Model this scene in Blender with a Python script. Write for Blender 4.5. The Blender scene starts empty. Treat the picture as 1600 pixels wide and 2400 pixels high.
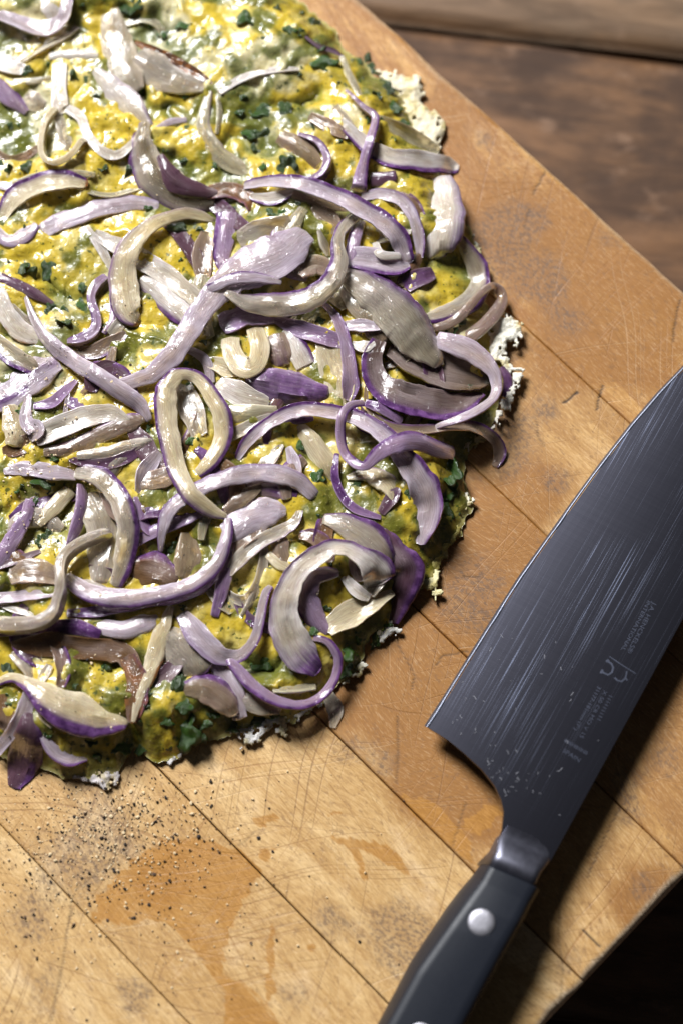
import bpy, bmesh, math, random
import numpy as np
from mathutils import Vector, Matrix

random.seed(7); rng = np.random.default_rng(11)
SC = bpy.context.scene
COL = SC.collection

# ------------------------------------------------------------------ camera, world, light, exposure
T = 0.045                                   # thickness of the cutting board (board top is z = T, table top z = 0)
F = 4667.0; PITCH = math.radians(14.7); DIST = 0.5511
YAW = math.radians(44.96); V0 = 0.1152; U0 = -0.1344; STAVE = 0.04
cam_d = bpy.data.cameras.new('camera'); cam = bpy.data.objects.new('camera', cam_d); COL.objects.link(cam)
cam.location = (0, -DIST*math.sin(PITCH), T + DIST*math.cos(PITCH)); cam.rotation_euler = (PITCH, 0, 0)
cam_d.sensor_width = 36; cam_d.sensor_fit = 'AUTO'; cam_d.lens = F/2400*36
cam_d.clip_start = 0.02; cam_d.clip_end = 20
cam_d.dof.use_dof = True; cam_d.dof.focus_distance = DIST - 0.006; cam_d.dof.aperture_fstop = 5.0
SC.camera = cam
wd = bpy.data.worlds.new('World'); SC.world = wd; wd.use_nodes = True
wd.node_tree.nodes['Background'].inputs[0].default_value = (0.80, 0.86, 1.0, 1)
wd.node_tree.nodes['Background'].inputs[1].default_value = 0.028
def lamp(name, az, el, dist, size, energy, col, sy=None):
    d = bpy.data.lights.new(name, 'AREA'); d.shape = 'RECTANGLE'; d.size = size; d.size_y = sy or size
    d.energy = energy; d.color = col
    o = bpy.data.objects.new(name, d); COL.objects.link(o)
    az, el = math.radians(az), math.radians(el)
    v = Vector((math.sin(az)*math.cos(el), math.cos(az)*math.cos(el), math.sin(el)))
    o.location = v*dist + Vector((0, 0, T)); o.rotation_euler = v.to_track_quat('Z', 'Y').to_euler()
    return o
lamp('window_light', -32, 46, 1.7, 0.52, 64, (0.975, 0.985, 1.0), 0.52)
SC.view_settings.view_transform = 'Standard'; SC.view_settings.look = 'None'
SC.view_settings.exposure = 0.10; SC.view_settings.gamma = 1.0

# ------------------------------------------------------------------ picture point -> place on a level plane
_s, _c = math.sin(PITCH), math.cos(PITCH)
def P(x, y, z=0.0):
    """place on the level plane z metres above the board top that the photo shows at (x, y)"""
    x = np.asarray(x, float); y = np.asarray(y, float)
    a = (x-800)/F; b = -(y-1200)/F
    dx, dy, dz = a, b*_c+_s, b*_s-_c
    t = (z-DIST*_c)/dz
    return dx*t, -DIST*_s+dy*t
PX = 1/8470.0                               # metres per photo pixel near the middle

# ------------------------------------------------------------------ numpy noise
_tab = rng.random((64, 256, 256))
def vnoise(x, y, k=0):
    x = np.asarray(x, float); y = np.asarray(y, float)
    t = _tab[k % 64]; xi = np.floor(x).astype(int); yi = np.floor(y).astype(int)
    fx = x-xi; fy = y-yi; fx = fx*fx*(3-2*fx); fy = fy*fy*(3-2*fy)
    a = t[xi & 255, yi & 255]; b = t[(xi+1) & 255, yi & 255]; c = t[xi & 255, (yi+1) & 255]; d = t[(xi+1) & 255, (yi+1) & 255]
    return (a*(1-fx)+b*fx)*(1-fy)+(c*(1-fx)+d*fx)*fy
def fbm(x, y, k=0, o=4, g=0.5):
    s = 0; a = 1; n = 0
    for i in range(o):
        s = s+a*vnoise(x*2**i+i*17.3, y*2**i+i*5.1, k+i); n += a; a *= g
    return s/n
def sstep(a, b, x):
    t = np.clip((x-a)/(b-a), 0, 1); return t*t*(3-2*t)
def seg_dist(x, y, pts):
    d = np.full(np.shape(x), 1e9)
    for (ax, ay), (bx, by) in zip(pts[:-1], pts[1:]):
        l2 = (bx-ax)**2+(by-ay)**2+1e-18
        t = np.clip(((x-ax)*(bx-ax)+(y-ay)*(by-ay))/l2, 0, 1)
        d = np.minimum(d, np.hypot(x-ax-t*(bx-ax), y-ay-t*(by-ay)))
    return d
def poly_sdf(x, y, pts):
    """negative inside"""
    pts = list(pts); d = seg_dist(x, y, pts+[pts[0]]); ins = np.zeros(np.shape(x), bool)
    for (ax, ay), (bx, by) in zip(pts, pts[1:]+[pts[0]]):
        if ay == by: continue
        c = ((ay > y) != (by > y)) & (x < (bx-ax)*(y-ay)/(by-ay)+ax); ins ^= c
    return np.where(ins, -d, d)
def pts_of(s, z=0.0):
    out = []
    for q in s.split():
        a, b = q.split(',')[:2]; X, Y = P(float(a), float(b), z); out.append((float(X), float(Y)))
    return out

# ------------------------------------------------------------------ mesh helpers
def mesh_from(name, v, f, mat, parent=None, smooth=True, cols=None, uv=None, attrs=None, loc=None):
    me = bpy.data.meshes.new(name)
    me.from_pydata([tuple(p) for p in np.asarray(v, float)], [], f)
    if smooth: me.polygons.foreach_set('use_smooth', [True]*len(me.polygons))
    if cols is not None:
        a = me.color_attributes.new('Col', 'FLOAT_COLOR', 'POINT'); c = np.ones((len(v), 4)); c[:, :3] = cols
        a.data.foreach_set('color', c.ravel())
    for k, val in (attrs or {}).items():
        a = me.attributes.new(k, 'FLOAT', 'POINT'); a.data.foreach_set('value', np.asarray(val, float))
    if uv is not None:
        l = me.uv_layers.new(name='UVMap'); idx = np.empty(len(me.loops), int); me.loops.foreach_get('vertex_index', idx)
        l.data.foreach_set('uv', np.asarray(uv, float)[idx].ravel())
    me.update()
    if mat: me.materials.append(mat)
    o = bpy.data.objects.new(name, me); COL.objects.link(o)
    if parent: o.parent = parent
    if loc is not None: o.location = loc
    return o
def grid_faces(n, m, wrap=False):
    i, j = np.meshgrid(np.arange(n-1), np.arange(m if wrap else m-1), indexing='ij')
    j2 = (j+1) % m
    return np.stack([i*m+j, (i+1)*m+j, (i+1)*m+j2, i*m+j2], -1).reshape(-1, 4).tolist()
def empty(name, loc=(0, 0, 0), rz=0):
    o = bpy.data.objects.new(name, None); COL.objects.link(o); o.location = loc; o.rotation_euler = (0, 0, rz); o.empty_display_size = 0.02
    return o
def tag(o, label=None, cat=None, group=None, kind=None):
    if label: o['label'] = label
    if cat: o['category'] = cat
    if group: o['group'] = group
    if kind: o['kind'] = kind
    return o

# ------------------------------------------------------------------ material helpers
class NT:
    def __init__(s, name):
        s.m = bpy.data.materials.new(name); s.m.use_nodes = True; s.t = s.m.node_tree; s.n = s.t.nodes; s.b = s.n['Principled BSDF']
    def new(s, typ, **kw):
        n = s.n.new(typ)
        for k, v in kw.items(): setattr(n, k, v)
        return n
    def link(s, a, b): s.t.links.new(a, b)
    def put(s, sock, v):
        if isinstance(v, bpy.types.NodeSocket): s.link(v, sock)
        else: sock.default_value = v
    def attr(s, name):
        return s.new('ShaderNodeAttribute', attribute_name=name)
    def coords(s, which='Object', scale=(1, 1, 1), rot=(0, 0, 0)):
        c = s.new('ShaderNodeTexCoord'); m = s.new('ShaderNodeMapping'); s.link(c.outputs[which], m.inputs[0])
        m.inputs['Scale'].default_value = scale; m.inputs['Rotation'].default_value = rot
        return m.outputs[0]
    def noise(s, vec, scale, detail=3, rough=0.5, dist=0.0):
        n = s.new('ShaderNodeTexNoise'); s.link(vec, n.inputs['Vector']); n.inputs['Scale'].default_value = scale
        n.inputs['Detail'].default_value = detail; n.inputs['Roughness'].default_value = rough; n.inputs['Distortion'].default_value = dist
        return n.outputs['Fac']
    def ramp(s, fac, a, b, lo=0.0, hi=1.0):
        n = s.new('ShaderNodeMapRange', interpolation_type='SMOOTHSTEP'); s.put(n.inputs[0], fac)
        for i, v in ((1, a), (2, b), (3, lo), (4, hi)): s.put(n.inputs[i], v)
        return n.outputs[0]
    def math(s, op, a, b=0.0, c=None):
        n = s.new('ShaderNodeMath', operation=op); s.put(n.inputs[0], a); s.put(n.inputs[1], b)
        if c is not None: s.put(n.inputs[2], c)
        return n.outputs[0]
    def mix(s, fac, a, b, blend='MIX'):
        n = s.new('ShaderNodeMix', data_type='RGBA', blend_type=blend)
        s.put(n.inputs[0], fac); s.put(n.inputs[6], a if isinstance(a, bpy.types.NodeSocket) else (*a, 1)); s.put(n.inputs[7], b if isinstance(b, bpy.types.NodeSocket) else (*b, 1))
        return n.outputs[2]
    def bump(s, h, strength=0.3, dist=0.001, normal=None):
        n = s.new('ShaderNodeBump'); n.inputs['Strength'].default_value = strength; n.inputs['Distance'].default_value = dist
        s.put(n.inputs['Height'], h)
        if normal: s.link(normal, n.inputs['Normal'])
        return n.outputs[0]
    def set(s, **kw):
        names = {'color': 'Base Color', 'rough': 'Roughness', 'metal': 'Metallic', 'spec': 'Specular IOR Level', 'coat': 'Coat Weight', 'coatr': 'Coat Roughness',
                 'sss': 'Subsurface Weight', 'sssr': 'Subsurface Radius', 'ssss': 'Subsurface Scale', 'normal': 'Normal', 'coatn': 'Coat Normal', 'aniso': 'Anisotropic', 'ior': 'IOR', 'alpha': 'Alpha', 'trans': 'Transmission Weight'}
        for k, v in kw.items():
            sk = s.b.inputs[names[k]]
            if isinstance(v, tuple) and len(v) == 3 and k == 'color': v = (*v, 1)
            s.put(sk, v)
        return s.m

# ================================================================== TABLE (setting)
def mat_table():
    m = NT('table_wood')
    co = m.coords('Object', (7, 46, 46)); big = m.coords('Object', (18, 30, 20))
    g = m.noise(co, 3.0, 6, 0.6, 0.6); b = m.noise(big, 1.6, 4, 0.6)
    tone = m.attr('tone').outputs['Fac']
    c = m.mix(m.ramp(g, 0.3, 0.72), (0.050, 0.024, 0.011), (0.165, 0.082, 0.036))
    c = m.mix(m.ramp(b, 0.42, 0.66, 0, 0.8), c, (0.040, 0.022, 0.014))
    c = m.mix(m.math('MULTIPLY', m.ramp(m.noise(big, 4.0, 4, 0.6), 0.56, 0.75), 0.6), c, (0.22, 0.13, 0.08))
    c = m.mix(tone, c, m.mix(m.ramp(g, 0.3, 0.7), (0.12, 0.075, 0.04), (0.27, 0.19, 0.12)))
    return m.set(color=c, rough=m.ramp(b, 0.3, 0.7, 0.48, 0.75), spec=0.28, normal=m.bump(g, 0.35, 0.002))
M_table = mat_table()
slope = math.atan2(-(129-45), (1600-922))
tx, ty = P(922, 45, -T); tx2, ty2 = P(1600, 129, -T)
TA = math.atan2(ty2-ty, tx2-tx)
table = empty('table_top', (float(tx), float(ty), 0), TA); tag(table, kind='structure')
def plank(y0, y1, seed, tone):
    xs = np.arange(-0.75, 0.85, 0.006); n = 30
    w = y1-y0; r = 0.006
    q = np.concatenate([np.linspace(0, r, 7), np.linspace(r, w-r, n), np.linspace(w-r, w, 7)])
    q = np.unique(q)
    X, Q = np.meshgrid(xs, q, indexing='ij')
    e = np.minimum(Q, w-Q); ec = np.clip(1-e/r, 0, 1)
    Z = -r*0.8*(1-np.sqrt(np.clip(1-ec**2, 0, 1)))
    wav = (fbm(X*30, Q*4+seed*9, seed, 3)-.5)*0.0022*np.clip(1-e/0.012, 0, 1)
    Yv = y0+Q+np.where(Q < w/2, wav, -wav)
    Z = Z+(fbm(X*20, Q*60+seed*3, seed+5, 3)-.5)*0.0008-0.0004
    v = np.stack([X, Yv, Z], -1).reshape(-1, 3); f = grid_faces(len(xs), len(q)); m = len(q)
    # skirts down to the underside
    nb = len(v); lo = v.copy(); lo[:, 2] = -0.03
    edge = [i*m for i in range(len(xs))]; edge2 = [i*m+m-1 for i in range(len(xs))]
    idx = {k: nb+i for i, k in enumerate(edge+edge2)}
    v = np.concatenate([v, lo[edge+edge2]])
    for L in (edge, edge2):
        for a, b in zip(L[:-1], L[1:]): f.append((a, b, idx[b], idx[a]))
    o = mesh_from('plank', v, f, M_table, table, attrs={'tone': np.full(len(v), tone)})
    return o
plank(0.0012, 0.16, 1, 0.40); plank(-0.15, -0.0015, 2, 0.0); plank(-0.302, -0.153, 3, 0.15); plank(-0.452, -0.305, 4, 0.3); plank(0.163, 0.31, 5, 0.4)
# dark boards under the joints
mesh_from('batten', [(-.75, -.45, -.031), (.85, -.45, -.031), (.85, .31, -.031), (-.75, .31, -.031)], [(0, 1, 2, 3)], M_table, table, attrs={'tone': [0]*4})

# ================================================================== CUTTING BOARD
RZ = YAW-math.pi/2
board = empty('cutting_board', (0, 0, 0), RZ)
tag(board, 'worn butcher block chopping board of glued maple staves with oil stains and knife cuts', 'cutting board')
cR, sR = math.cos(RZ), math.sin(RZ)
def to_board(x, y): return x*cR+y*sR, -x*sR+y*cR
def to_world(u, v): return u*cR-v*sR, u*sR+v*cR
UEND = -U0                                   # local X of the worn end edge (lower right in the photo)
def mat_board():
    m = NT('maple_board')
    sa = m.attr('stain').outputs['Fac']; gr = m.attr('grime').outputs['Fac']; cr = m.attr('crack').outputs['Fac']; tn = m.attr('tone').outputs['Fac']; am = m.attr('amber').outputs['Fac']; wr = m.attr('worn').outputs['Fac']
    off = m.attr('shift').outputs['Fac']
    tc = m.new('ShaderNodeTexCoord'); comb = m.new('ShaderNodeCombineXYZ'); m.put(comb.inputs[0], m.math('MULTIPLY', off, 0.37)); m.put(comb.inputs[2], off)
    add0 = m.new('ShaderNodeVectorMath', operation='ADD'); m.link(tc.outputs['Object'], add0.inputs[0]); m.link(comb.outputs[0], add0.inputs[1])
    wn = m.new('ShaderNodeTexNoise'); m.link(add0.outputs[0], wn.inputs['Vector']); wn.inputs['Scale'].default_value = 16; wn.inputs['Detail'].default_value = 1
    wsc = m.new('ShaderNodeVectorMath', operation='SCALE'); m.link(wn.outputs['Color'], wsc.inputs[0]); wsc.inputs['Scale'].default_value = 0.018
    add = m.new('ShaderNodeVectorMath', operation='ADD'); m.link(add0.outputs[0], add.inputs[0]); m.link(wsc.outputs[0], add.inputs[1])
    def mp(scale, rot=0):
        a = m.new('ShaderNodeMapping'); a.inputs['Rotation'].default_value = (0, 0, rot); m.link(add.outputs[0], a.inputs[0])
        b = m.new('ShaderNodeMapping'); b.inputs['Scale'].default_value = scale; m.link(a.outputs[0], b.inputs[0]); return b.outputs[0]
    fine = m.noise(mp((420, 2400, 300)), 1.0, 3, 0.65)            # fibres along the stave
    grain = m.noise(mp((9, 110, 60)), 1.0, 5, 0.6, 1.2)        # growth bands
    cloud = m.noise(mp((34, 48, 30)), 1.0, 6, 0.66)
    pore = m.noise(mp((420, 1100, 500)), 1.0, 2, 0.5)
    pale = m.mix(tn, (0.66, 0.45, 0.205), (0.50, 0.265, 0.075))
    dark = m.mix(tn, (0.50, 0.300, 0.105), (0.285, 0.120, 0.026))
    c = m.mix(m.ramp(grain, 0.36, 0.62), pale, dark)
    c = m.mix(m.ramp(cloud, 0.40, 0.62, 0, 0.95), c, dark)
    c = m.mix(m.ramp(cloud, 0.30, 0.47, 0.60, 0.0), c, m.mix(tn, (0.70, 0.51, 0.30), (0.60, 0.38, 0.17)))
    c = m.mix(m.math('MULTIPLY', m.ramp(m.math('ADD', am, m.math('MULTIPLY', cloud, 0.8)), 0.50, 1.05), 0.9), c, (0.27, 0.112, 0.018))
    c = m.mix(m.ramp(fine, 0.32, 0.60, 0.42, 0.0), c, (0.22, 0.11, 0.045))
    c = m.mix(m.ramp(fine, 0.5, 0.72, 0.0, 0.20), c, (0.76, 0.60, 0.40))
    # knife cuts
    cuts = None
    for k, (rot, sc, th, colr, amt) in enumerate(((-0.62, (9, 1500, 9), 0.67, (0.20, 0.085, 0.025), 0.42), (0.30, (11, 1700, 9), 0.66, (0.24, 0.11, 0.035), 0.42), (1.05, (8, 1300, 9), 0.67, (0.16, 0.075, 0.03), 0.42),
                                           (-1.0, (8, 1700, 9), 0.69, (0.76, 0.60, 0.40), 0.13), (0.75, (7, 1500, 9), 0.70, (0.74, 0.58, 0.38), 0.12), (2.2, (12, 1900, 9), 0.66, (0.25, 0.11, 0.03), 0.42), (1.45, (10, 1600, 9), 0.67, (0.30, 0.13, 0.03), 0.45))):
        ln = m.ramp(m.noise(mp(sc, rot), 1.0, 1, 0.4), th, th+0.035)
        ln = m.math('MULTIPLY', ln, m.ramp(m.noise(mp((30, 30, 9), rot+k), 1.0, 2, 0.5), 0.42, 0.62))
        c = m.mix(m.math('MULTIPLY', ln, amt), c, colr)
        cuts = ln if cuts is None else m.math('MAXIMUM', cuts, ln)
    fl = m.ramp(m.noise(mp((520, 820, 300)), 1.0, 2, 0.5), 0.60, 0.68)
    c = m.mix(m.math('MULTIPLY', fl, 0.38), c, (0.17, 0.085, 0.035))
    # grime held in the pores
    spk = m.ramp(m.noise(mp((700, 900, 300)), 1.0, 3, 0.65), 0.46, 0.60)
    gm = m.ramp(m.math('ADD', gr, m.math('MULTIPLY', m.math('SUBTRACT', m.noise(mp((70, 90, 30)), 1.0, 4, 0.6), 0.5), 2.2)), 0.30, 1.15)
    c = m.mix(m.math('MULTIPLY', m.math('MULTIPLY', spk, gm), 0.58), c, (0.085, 0.055, 0.04))
    c = m.mix(m.math('MULTIPLY', gm, 0.22), c, (0.16, 0.105, 0.075))
    # oil soaked patches: value is distance in mm, negative inside
    n1 = m.math('MULTIPLY', m.math('SUBTRACT', m.noise(mp((110, 420, 100)), 1.0, 5, 0.60), 0.5), 6.0)
    sm = m.math('MULTIPLY', m.ramp(m.math('ADD', sa, n1), -0.4, 0.3, 1.0, 0.0), m.ramp(cloud, 0.3, 0.6, 0.7, 1.0))
    c = m.mix(m.math('MULTIPLY', sm, 0.85), c, m.mix(m.ramp(fine, 0.3, 0.7), (0.31, 0.138, 0.024), (0.43, 0.205, 0.045)))
    c = m.mix(m.math('MULTIPLY', wr, 0.75), c, m.mix(m.ramp(fine, 0.35, 0.65), (0.36, 0.27, 0.18), (0.62, 0.50, 0.36)))
    c = m.mix(cr, c, (0.025, 0.014, 0.008))
    hgt = m.math('ADD', m.math('MULTIPLY', fine, 0.5), m.math('ADD', m.math('MULTIPLY', pore, 0.5), m.math('MULTIPLY', cuts, -0.9)))
    rg = m.math('SUBTRACT', m.ramp(cloud, 0.3, 0.7, 0.46, 0.62), m.math('MULTIPLY', sm, 0.14))
    return m.set(color=c, rough=rg, spec=0.42, normal=m.bump(hgt, 0.4, 0.0004))
M_board = mat_board()
STAINS = ["215,2160 300,2165 395,2155 420,2190 470,2245 505,2290 525,2330 530,2420 680,2420 600,2330 525,2280 530,2220 545,2160 580,2090 620,2040 560,1990 480,1965 400,1965 330,2000 270,2060 230,2100",
          "590,1918 640,1908 655,1916 625,1930 610,1945 590,1932", "612,1990 628,1976 640,1988 655,1990 638,1996 634,2014 612,2010",
          "770,1960 784,1956 830,1972 872,1972 905,1985 945,2010 958,2050 968,2062 940,2035 900,2020 868,2008 842,1992 858,2045 850,2078 838,2030 806,1988",
          "935,1835 960,1865 1005,1880 1040,1900 1090,1960 1115,2030 1070,2000 1010,1935 960,1905", "640,2140 646,2180 640,2320 625,2360 628,2200", "715,2215 740,2215 735,2235 718,2232",
          "1140,1880 1172,1880 1176,1910 1120,1965 1060,1940 1100,1915", "780,1900 800,1905 770,1912"]
AMBERS = [(1300, 560, 110), (1080, 250, 90), (1500, 820, 90), (1250, 1150, 70), (1170, 1400, 110), (1060, 1750, 70), (1010, 1500, 170), (1090, 1660, 150), (1000, 1850, 80), (1130, 1240, 120), (1130, 1900, 70), (1450, 700, 160), (1330, 830, 80), (1180, 480, 90), (1540, 1500, 60), (1520, 2120, 90), (880, 1600, 120), (380, 2060, 70)]
GRIMES = [(1330, 760, 60), (1200, 820, 50), (1420, 560, 40), (1080, 180, 50), (1130, 330, 40), (1240, 520, 60), (1280, 960, 40), (1300, 1130, 40), (820, 1760, 60), (560, 2330, 50), (690, 2330, 40), (60, 2150, 60), (100, 2320, 60), (1560, 1750, 60), (1500, 2080, 40), (1330, 2250, 50), (1160, 600, 95), (1250, 680, 60), (1290, 640, 45), (930, 2190, 85), (960, 2250, 60), (1180, 1010, 60), (1200, 1090, 60), (1110, 1330, 70), (250, 1930, 110), (170, 2020, 90), (1170, 520, 60), (770, 2150, 45), (310, 2330, 50), (1460, 1830, 55),
          (900, 1790, 35), (1480, 1900, 40), (1010, 2210, 60), (1105, 1430, 70)]
CRACKS = [("1276,402 1262,432 1248,455", 3.0), ("1240,490 1228,535", 2.2), ("1592,700 1580,760 1574,800", 3.0), ("1412,905 1402,930 1398,962", 4.0), ("1352,918 1340,930 1320,944", 4.5), ("1366,2180 1385,2200 1406,2218", 4.0),
          ("1450,1893 1425,1945 1400,1998 1376,2056", 1.8), ("1318,2048 1310,2130 1306,2200 1318,2260 1312,2340", 1.3), ("170,2105 150,2245 138,2310 122,2395", 2.0), ("972,1586 964,1612", 2.5), ("924,1497 950,1545 972,1586", 1.4),
          ("1093,1526 1060,1533 1035,1535 1020,1560", 2.0), ("1085,1350 1120,1352", 2.5), ("1256,985 1262,1030 1275,1045", 1.6), ("930,1680 932,1770 928,1835", 1.4), ("1500,400 1510,420", 2), ("1050,100 1090,80", 2), ("270,2010 180,2085", 1.2),
          ("1060,1980 1075,1930 1090,1880", 1.2), ("560,1980 600,1950", 1.0), ("1010,1700 1040,1740", 1.6)]
CR_B = [([to_board(a, b) for a, b in pts_of(s)], max(w*PX*0.50, 0.00019), min(0.95, 0.25+w*0.16)) for s, w in CRACKS]
ST_B = [[to_board(a, b) for a, b in pts_of(s)] for s in STAINS]
def blob(u, v, L):
    out = np.zeros_like(u)
    for x, y, r in L:
        a, b = P(x, y); a, b = to_board(float(a), float(b)); out += np.exp(-((u-a)**2+(v-b)**2)/(r*PX)**2)
    return out
GAPS = [0.0, 0.00022, 0.00012, 0.00034, 0.00036, 0.00036, 0.00022, 0.0003, 0.0003, 0.0]
TONES = [1.0, 0.62, 0.80, 0.50, 0.14, 0.16, 0.02, 0.15, 0.3]
NST = 9; ULEN = 0.46
for k in range(NST):
    vt = V0-k*STAVE-GAPS[k]/2; vb = V0-(k+1)*STAVE+GAPS[k+1]/2
    us = np.concatenate([np.arange(UEND-ULEN, UEND-0.30, 0.006), np.arange(UEND-0.30, UEND-0.004, 0.0005), np.linspace(UEND-0.004, UEND, 9)])
    vs = np.linspace(vb, vt, 78)
    if k == 0: vs = np.concatenate([vs[:-5], np.linspace(vs[-5], vt, 9)])
    vs = np.sort(np.concatenate([vs, [vb+0.00018, vb+0.0004, vt-0.00018, vt-0.0004]])); vs = np.unique(vs)
    Ug, Vg = np.meshgrid(us, vs, indexing='ij')
    # worn outer edges
    r = 0.0032
    def fall(e, r): ec = np.clip(1-e/r, 0, 1); return r*(1-np.sqrt(np.clip(1-ec**2, 0, 1)))
    jit = (fbm(Ug*90+3*k, Vg*90, 3, 3)-.5)
    worn = np.zeros_like(Ug); Z = np.zeros_like(Ug)
    ee = UEND-Ug; z1 = fall(np.clip(ee+jit*0.0016, 0, 1), r*0.8); worn = np.maximum(worn, sstep(0.0026, 0.0010, ee+jit*0.003)); Z -= z1
    Z -= fall(Ug-(UEND-ULEN), 0.004)
    if k == 0:
        e2 = vt-Vg; Z -= fall(np.clip(e2+jit*0.001, 0, 1), 0.0022); worn = np.maximum(worn, 0.55*sstep(0.0022, 0.0005, e2+jit*0.003))
    if k == NST-1: Z -= fall(Vg-vb, 0.003)
    # eased arrises at the joints
    es = np.minimum(vt-Vg, Vg-vb); Z -= 0.00025*np.clip(1-es/0.0004, 0, 1)**1.5
    Z += (fbm(Ug*24, Vg*24+k*7, 9, 3)-.5)*0.0006*np.clip(es/0.004, 0, 1)
    crack = np.zeros_like(Ug)
    for pts, w, amt in CR_B:
        if min(p[1] for p in pts)-0.003 > vt or max(p[1] for p in pts)+0.003 < vb: continue
        d = seg_dist(Ug+(vnoise(Ug*700, Vg*700, 2)-.5)*0.0005, Vg, pts); crack = np.maximum(crack, amt*sstep(w*2.0, w*0.5, d))
    Z -= crack*0.00015
    stain = np.full(Ug.shape, 50.0)
    for pts in ST_B:
        if min(p[1] for p in pts)-0.004 > vt or max(p[1] for p in pts)+0.004 < vb: continue
        stain = np.minimum(stain, poly_sdf(Ug, Vg, pts)*1000)
    n, m_ = Ug.shape
    v = np.stack([Ug, Vg, T+Z], -1).reshape(-1, 3); f = grid_faces(n, m_)
    ring = [i*m_ for i in range(n)]+[(n-1)*m_+j for j in range(1, m_)]+[i*m_+m_-1 for i in range(n-2, -1, -1)]+[j for j in range(m_-2, 0, -1)]
    nb = len(v); lo = v[ring].copy(); lo[:, 2] = 0.0003
    v = np.concatenate([v, lo]); R = len(ring)
    for a in range(R):
        b = (a+1) % R; f.append((ring[a], nb+a, nb+b, ring[b]))
    f.append(tuple(nb+a for a in range(R)))
    pad = lambda a, c=0.0: np.concatenate([np.ravel(a), np.full(R, c)])
    amber = np.clip(blob(Ug, Vg, AMBERS), 0, 1); grime = np.clip(blob(Ug, Vg, GRIMES), 0, 1.2)
    grime = np.maximum(grime, 0.35*sstep(0.0022, 0.0, es)*(GAPS[k] > 0.0002))
    o = mesh_from('stave', v, f, M_board, board, attrs={'stain': pad(stain, 50), 'grime': pad(grime), 'crack': pad(crack), 'tone': np.full(len(v), TONES[k]), 'amber': pad(amber), 'worn': pad(worn), 'shift': np.full(len(v), k*0.731)})

# ================================================================== HERB FRITTATA
OUT = ("690,-10 755,62 826,132 880,178 930,212 958,258 985,312 1020,360 1042,420 1068,470 1092,520 1110,600 1120,660 1132,712 1150,745 1175,775 1186,820 1180,880 1172,930 1158,985 1142,1020 1110,1050 1082,1082 "
       "1075,1120 1098,1160 1100,1190 1080,1220 1072,1255 1050,1290 1030,1330 1012,1372 985,1385 955,1372 940,1400 925,1440 905,1468 880,1490 858,1518 845,1548 838,1572 812,1598 780,1630 742,1655 700,1678 650,1692 600,1705 560,1722 "
       "520,1735 480,1748 440,1758 425,1778 395,1782 365,1792 342,1782 318,1765 300,1772 285,1795 272,1808 240,1822 205,1832 165,1826 130,1810 100,1795 60,1790 30,1782 -10,1768")
op = np.array(pts_of(OUT))
cx, cy = P(215, 800); cx, cy = float(cx), float(cy)
ang = np.unwrap(np.arctan2(op[:, 1]-cy, op[:, 0]-cx)); rad = np.hypot(op[:, 0]-cx, op[:, 1]-cy)
a0, a1 = ang[0], ang[-1]                     # going clockwise (decreasing)
NA, NR = 1100, 210
th = np.linspace(0, 2*np.pi, NA, endpoint=False)
def r_of(t):
    d = (a0-t) % (2*np.pi); span = a0-a1
    r_in = np.interp(d, a0-ang, rad)
    r_off = rad[-1]+(rad[0]-rad[-1])*(d-span)/(2*np.pi-span)
    r = np.where(d <= span, r_in, r_off)
    return r+(fbm(np.cos(t)*22+40, np.sin(t)*22+40, 5, 5, 0.62)-.5)*0.0062
# raster of heights over the food, 0.5 mm
RS = 0.0005; X0, X1, Y0, Y1 = -0.145, 0.075, -0.10, 0.185
gx = np.arange(X0, X1, RS); gy = np.arange(Y0, Y1, RS); GX, GY = np.meshgrid(gx, gy, indexing='ij')
TH = np.arctan2(GY-cy, GX-cx); RR = np.hypot(GX-cx, GY-cy); edge = r_of(TH)-RR
def egg_fields(X, Y, edge):
    e = np.clip(edge, 0, None)
    body = 0.0009+0.0058*(1-np.exp(-e/0.014))
    curd = np.zeros_like(X); lump = np.zeros_like(X)
    wx = X+(fbm(X*160, Y*160, 20, 2)-.5)*0.006; wy = Y+(fbm(X*160+9, Y*160, 21, 2)-.5)*0.006
    for s, amp, k in ((0.0150, 0.0044, 30), (0.0085, 0.0026, 33), (0.0048, 0.0009, 36)):
        # cellular bumps
        qx, qy = wx/s, wy/s; xi = np.floor(qx).astype(int); yi = np.floor(qy).astype(int); best = np.full(X.shape, 9.0)
        for dx in (-1, 0, 1):
            for dy in (-1, 0, 1):
                jx = _tab[k, (xi+dx) & 255, (yi+dy) & 255]; jy = _tab[k+1, (xi+dx) & 255, (yi+dy) & 255]
                best = np.minimum(best, np.hypot(xi+dx+jx-qx, yi+dy+jy-qy))
        dome = np.sqrt(np.clip(1-(best/0.85)**2, 0, 1)); on = sstep(0.35, 0.6, vnoise(wx/s/2.2+5, wy/s/2.2, k+2))
        curd += amp*dome*on; lump = np.maximum(lump, dome*on*(amp > 0.001))
    fine = (fbm(X*300, Y*300, 40, 2)-.5)*0.0012
    z = body+curd*np.clip(e/0.010, 0.08, 1)+fine*np.clip(e/0.003, 0.2, 1)
    return z, lump
Hegg, _ = egg_fields(GX, GY, edge)
H = np.where(edge > 0, Hegg, 0.0)            # height above the board top
def sampleH(x, y, A=None):
    A = H if A is None else A
    i = np.clip((np.asarray(x)-X0)/RS, 0, A.shape[0]-1.001); j = np.clip((np.asarray(y)-Y0)/RS, 0, A.shape[1]-1.001)
    a = i.astype(int); b = j.astype(int); fi = i-a; fj = j-b
    return (A[a, b]*(1-fi)+A[a+1, b]*fi)*(1-fj)+(A[a, b+1]*(1-fi)+A[a+1, b+1]*fi)*fj
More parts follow.
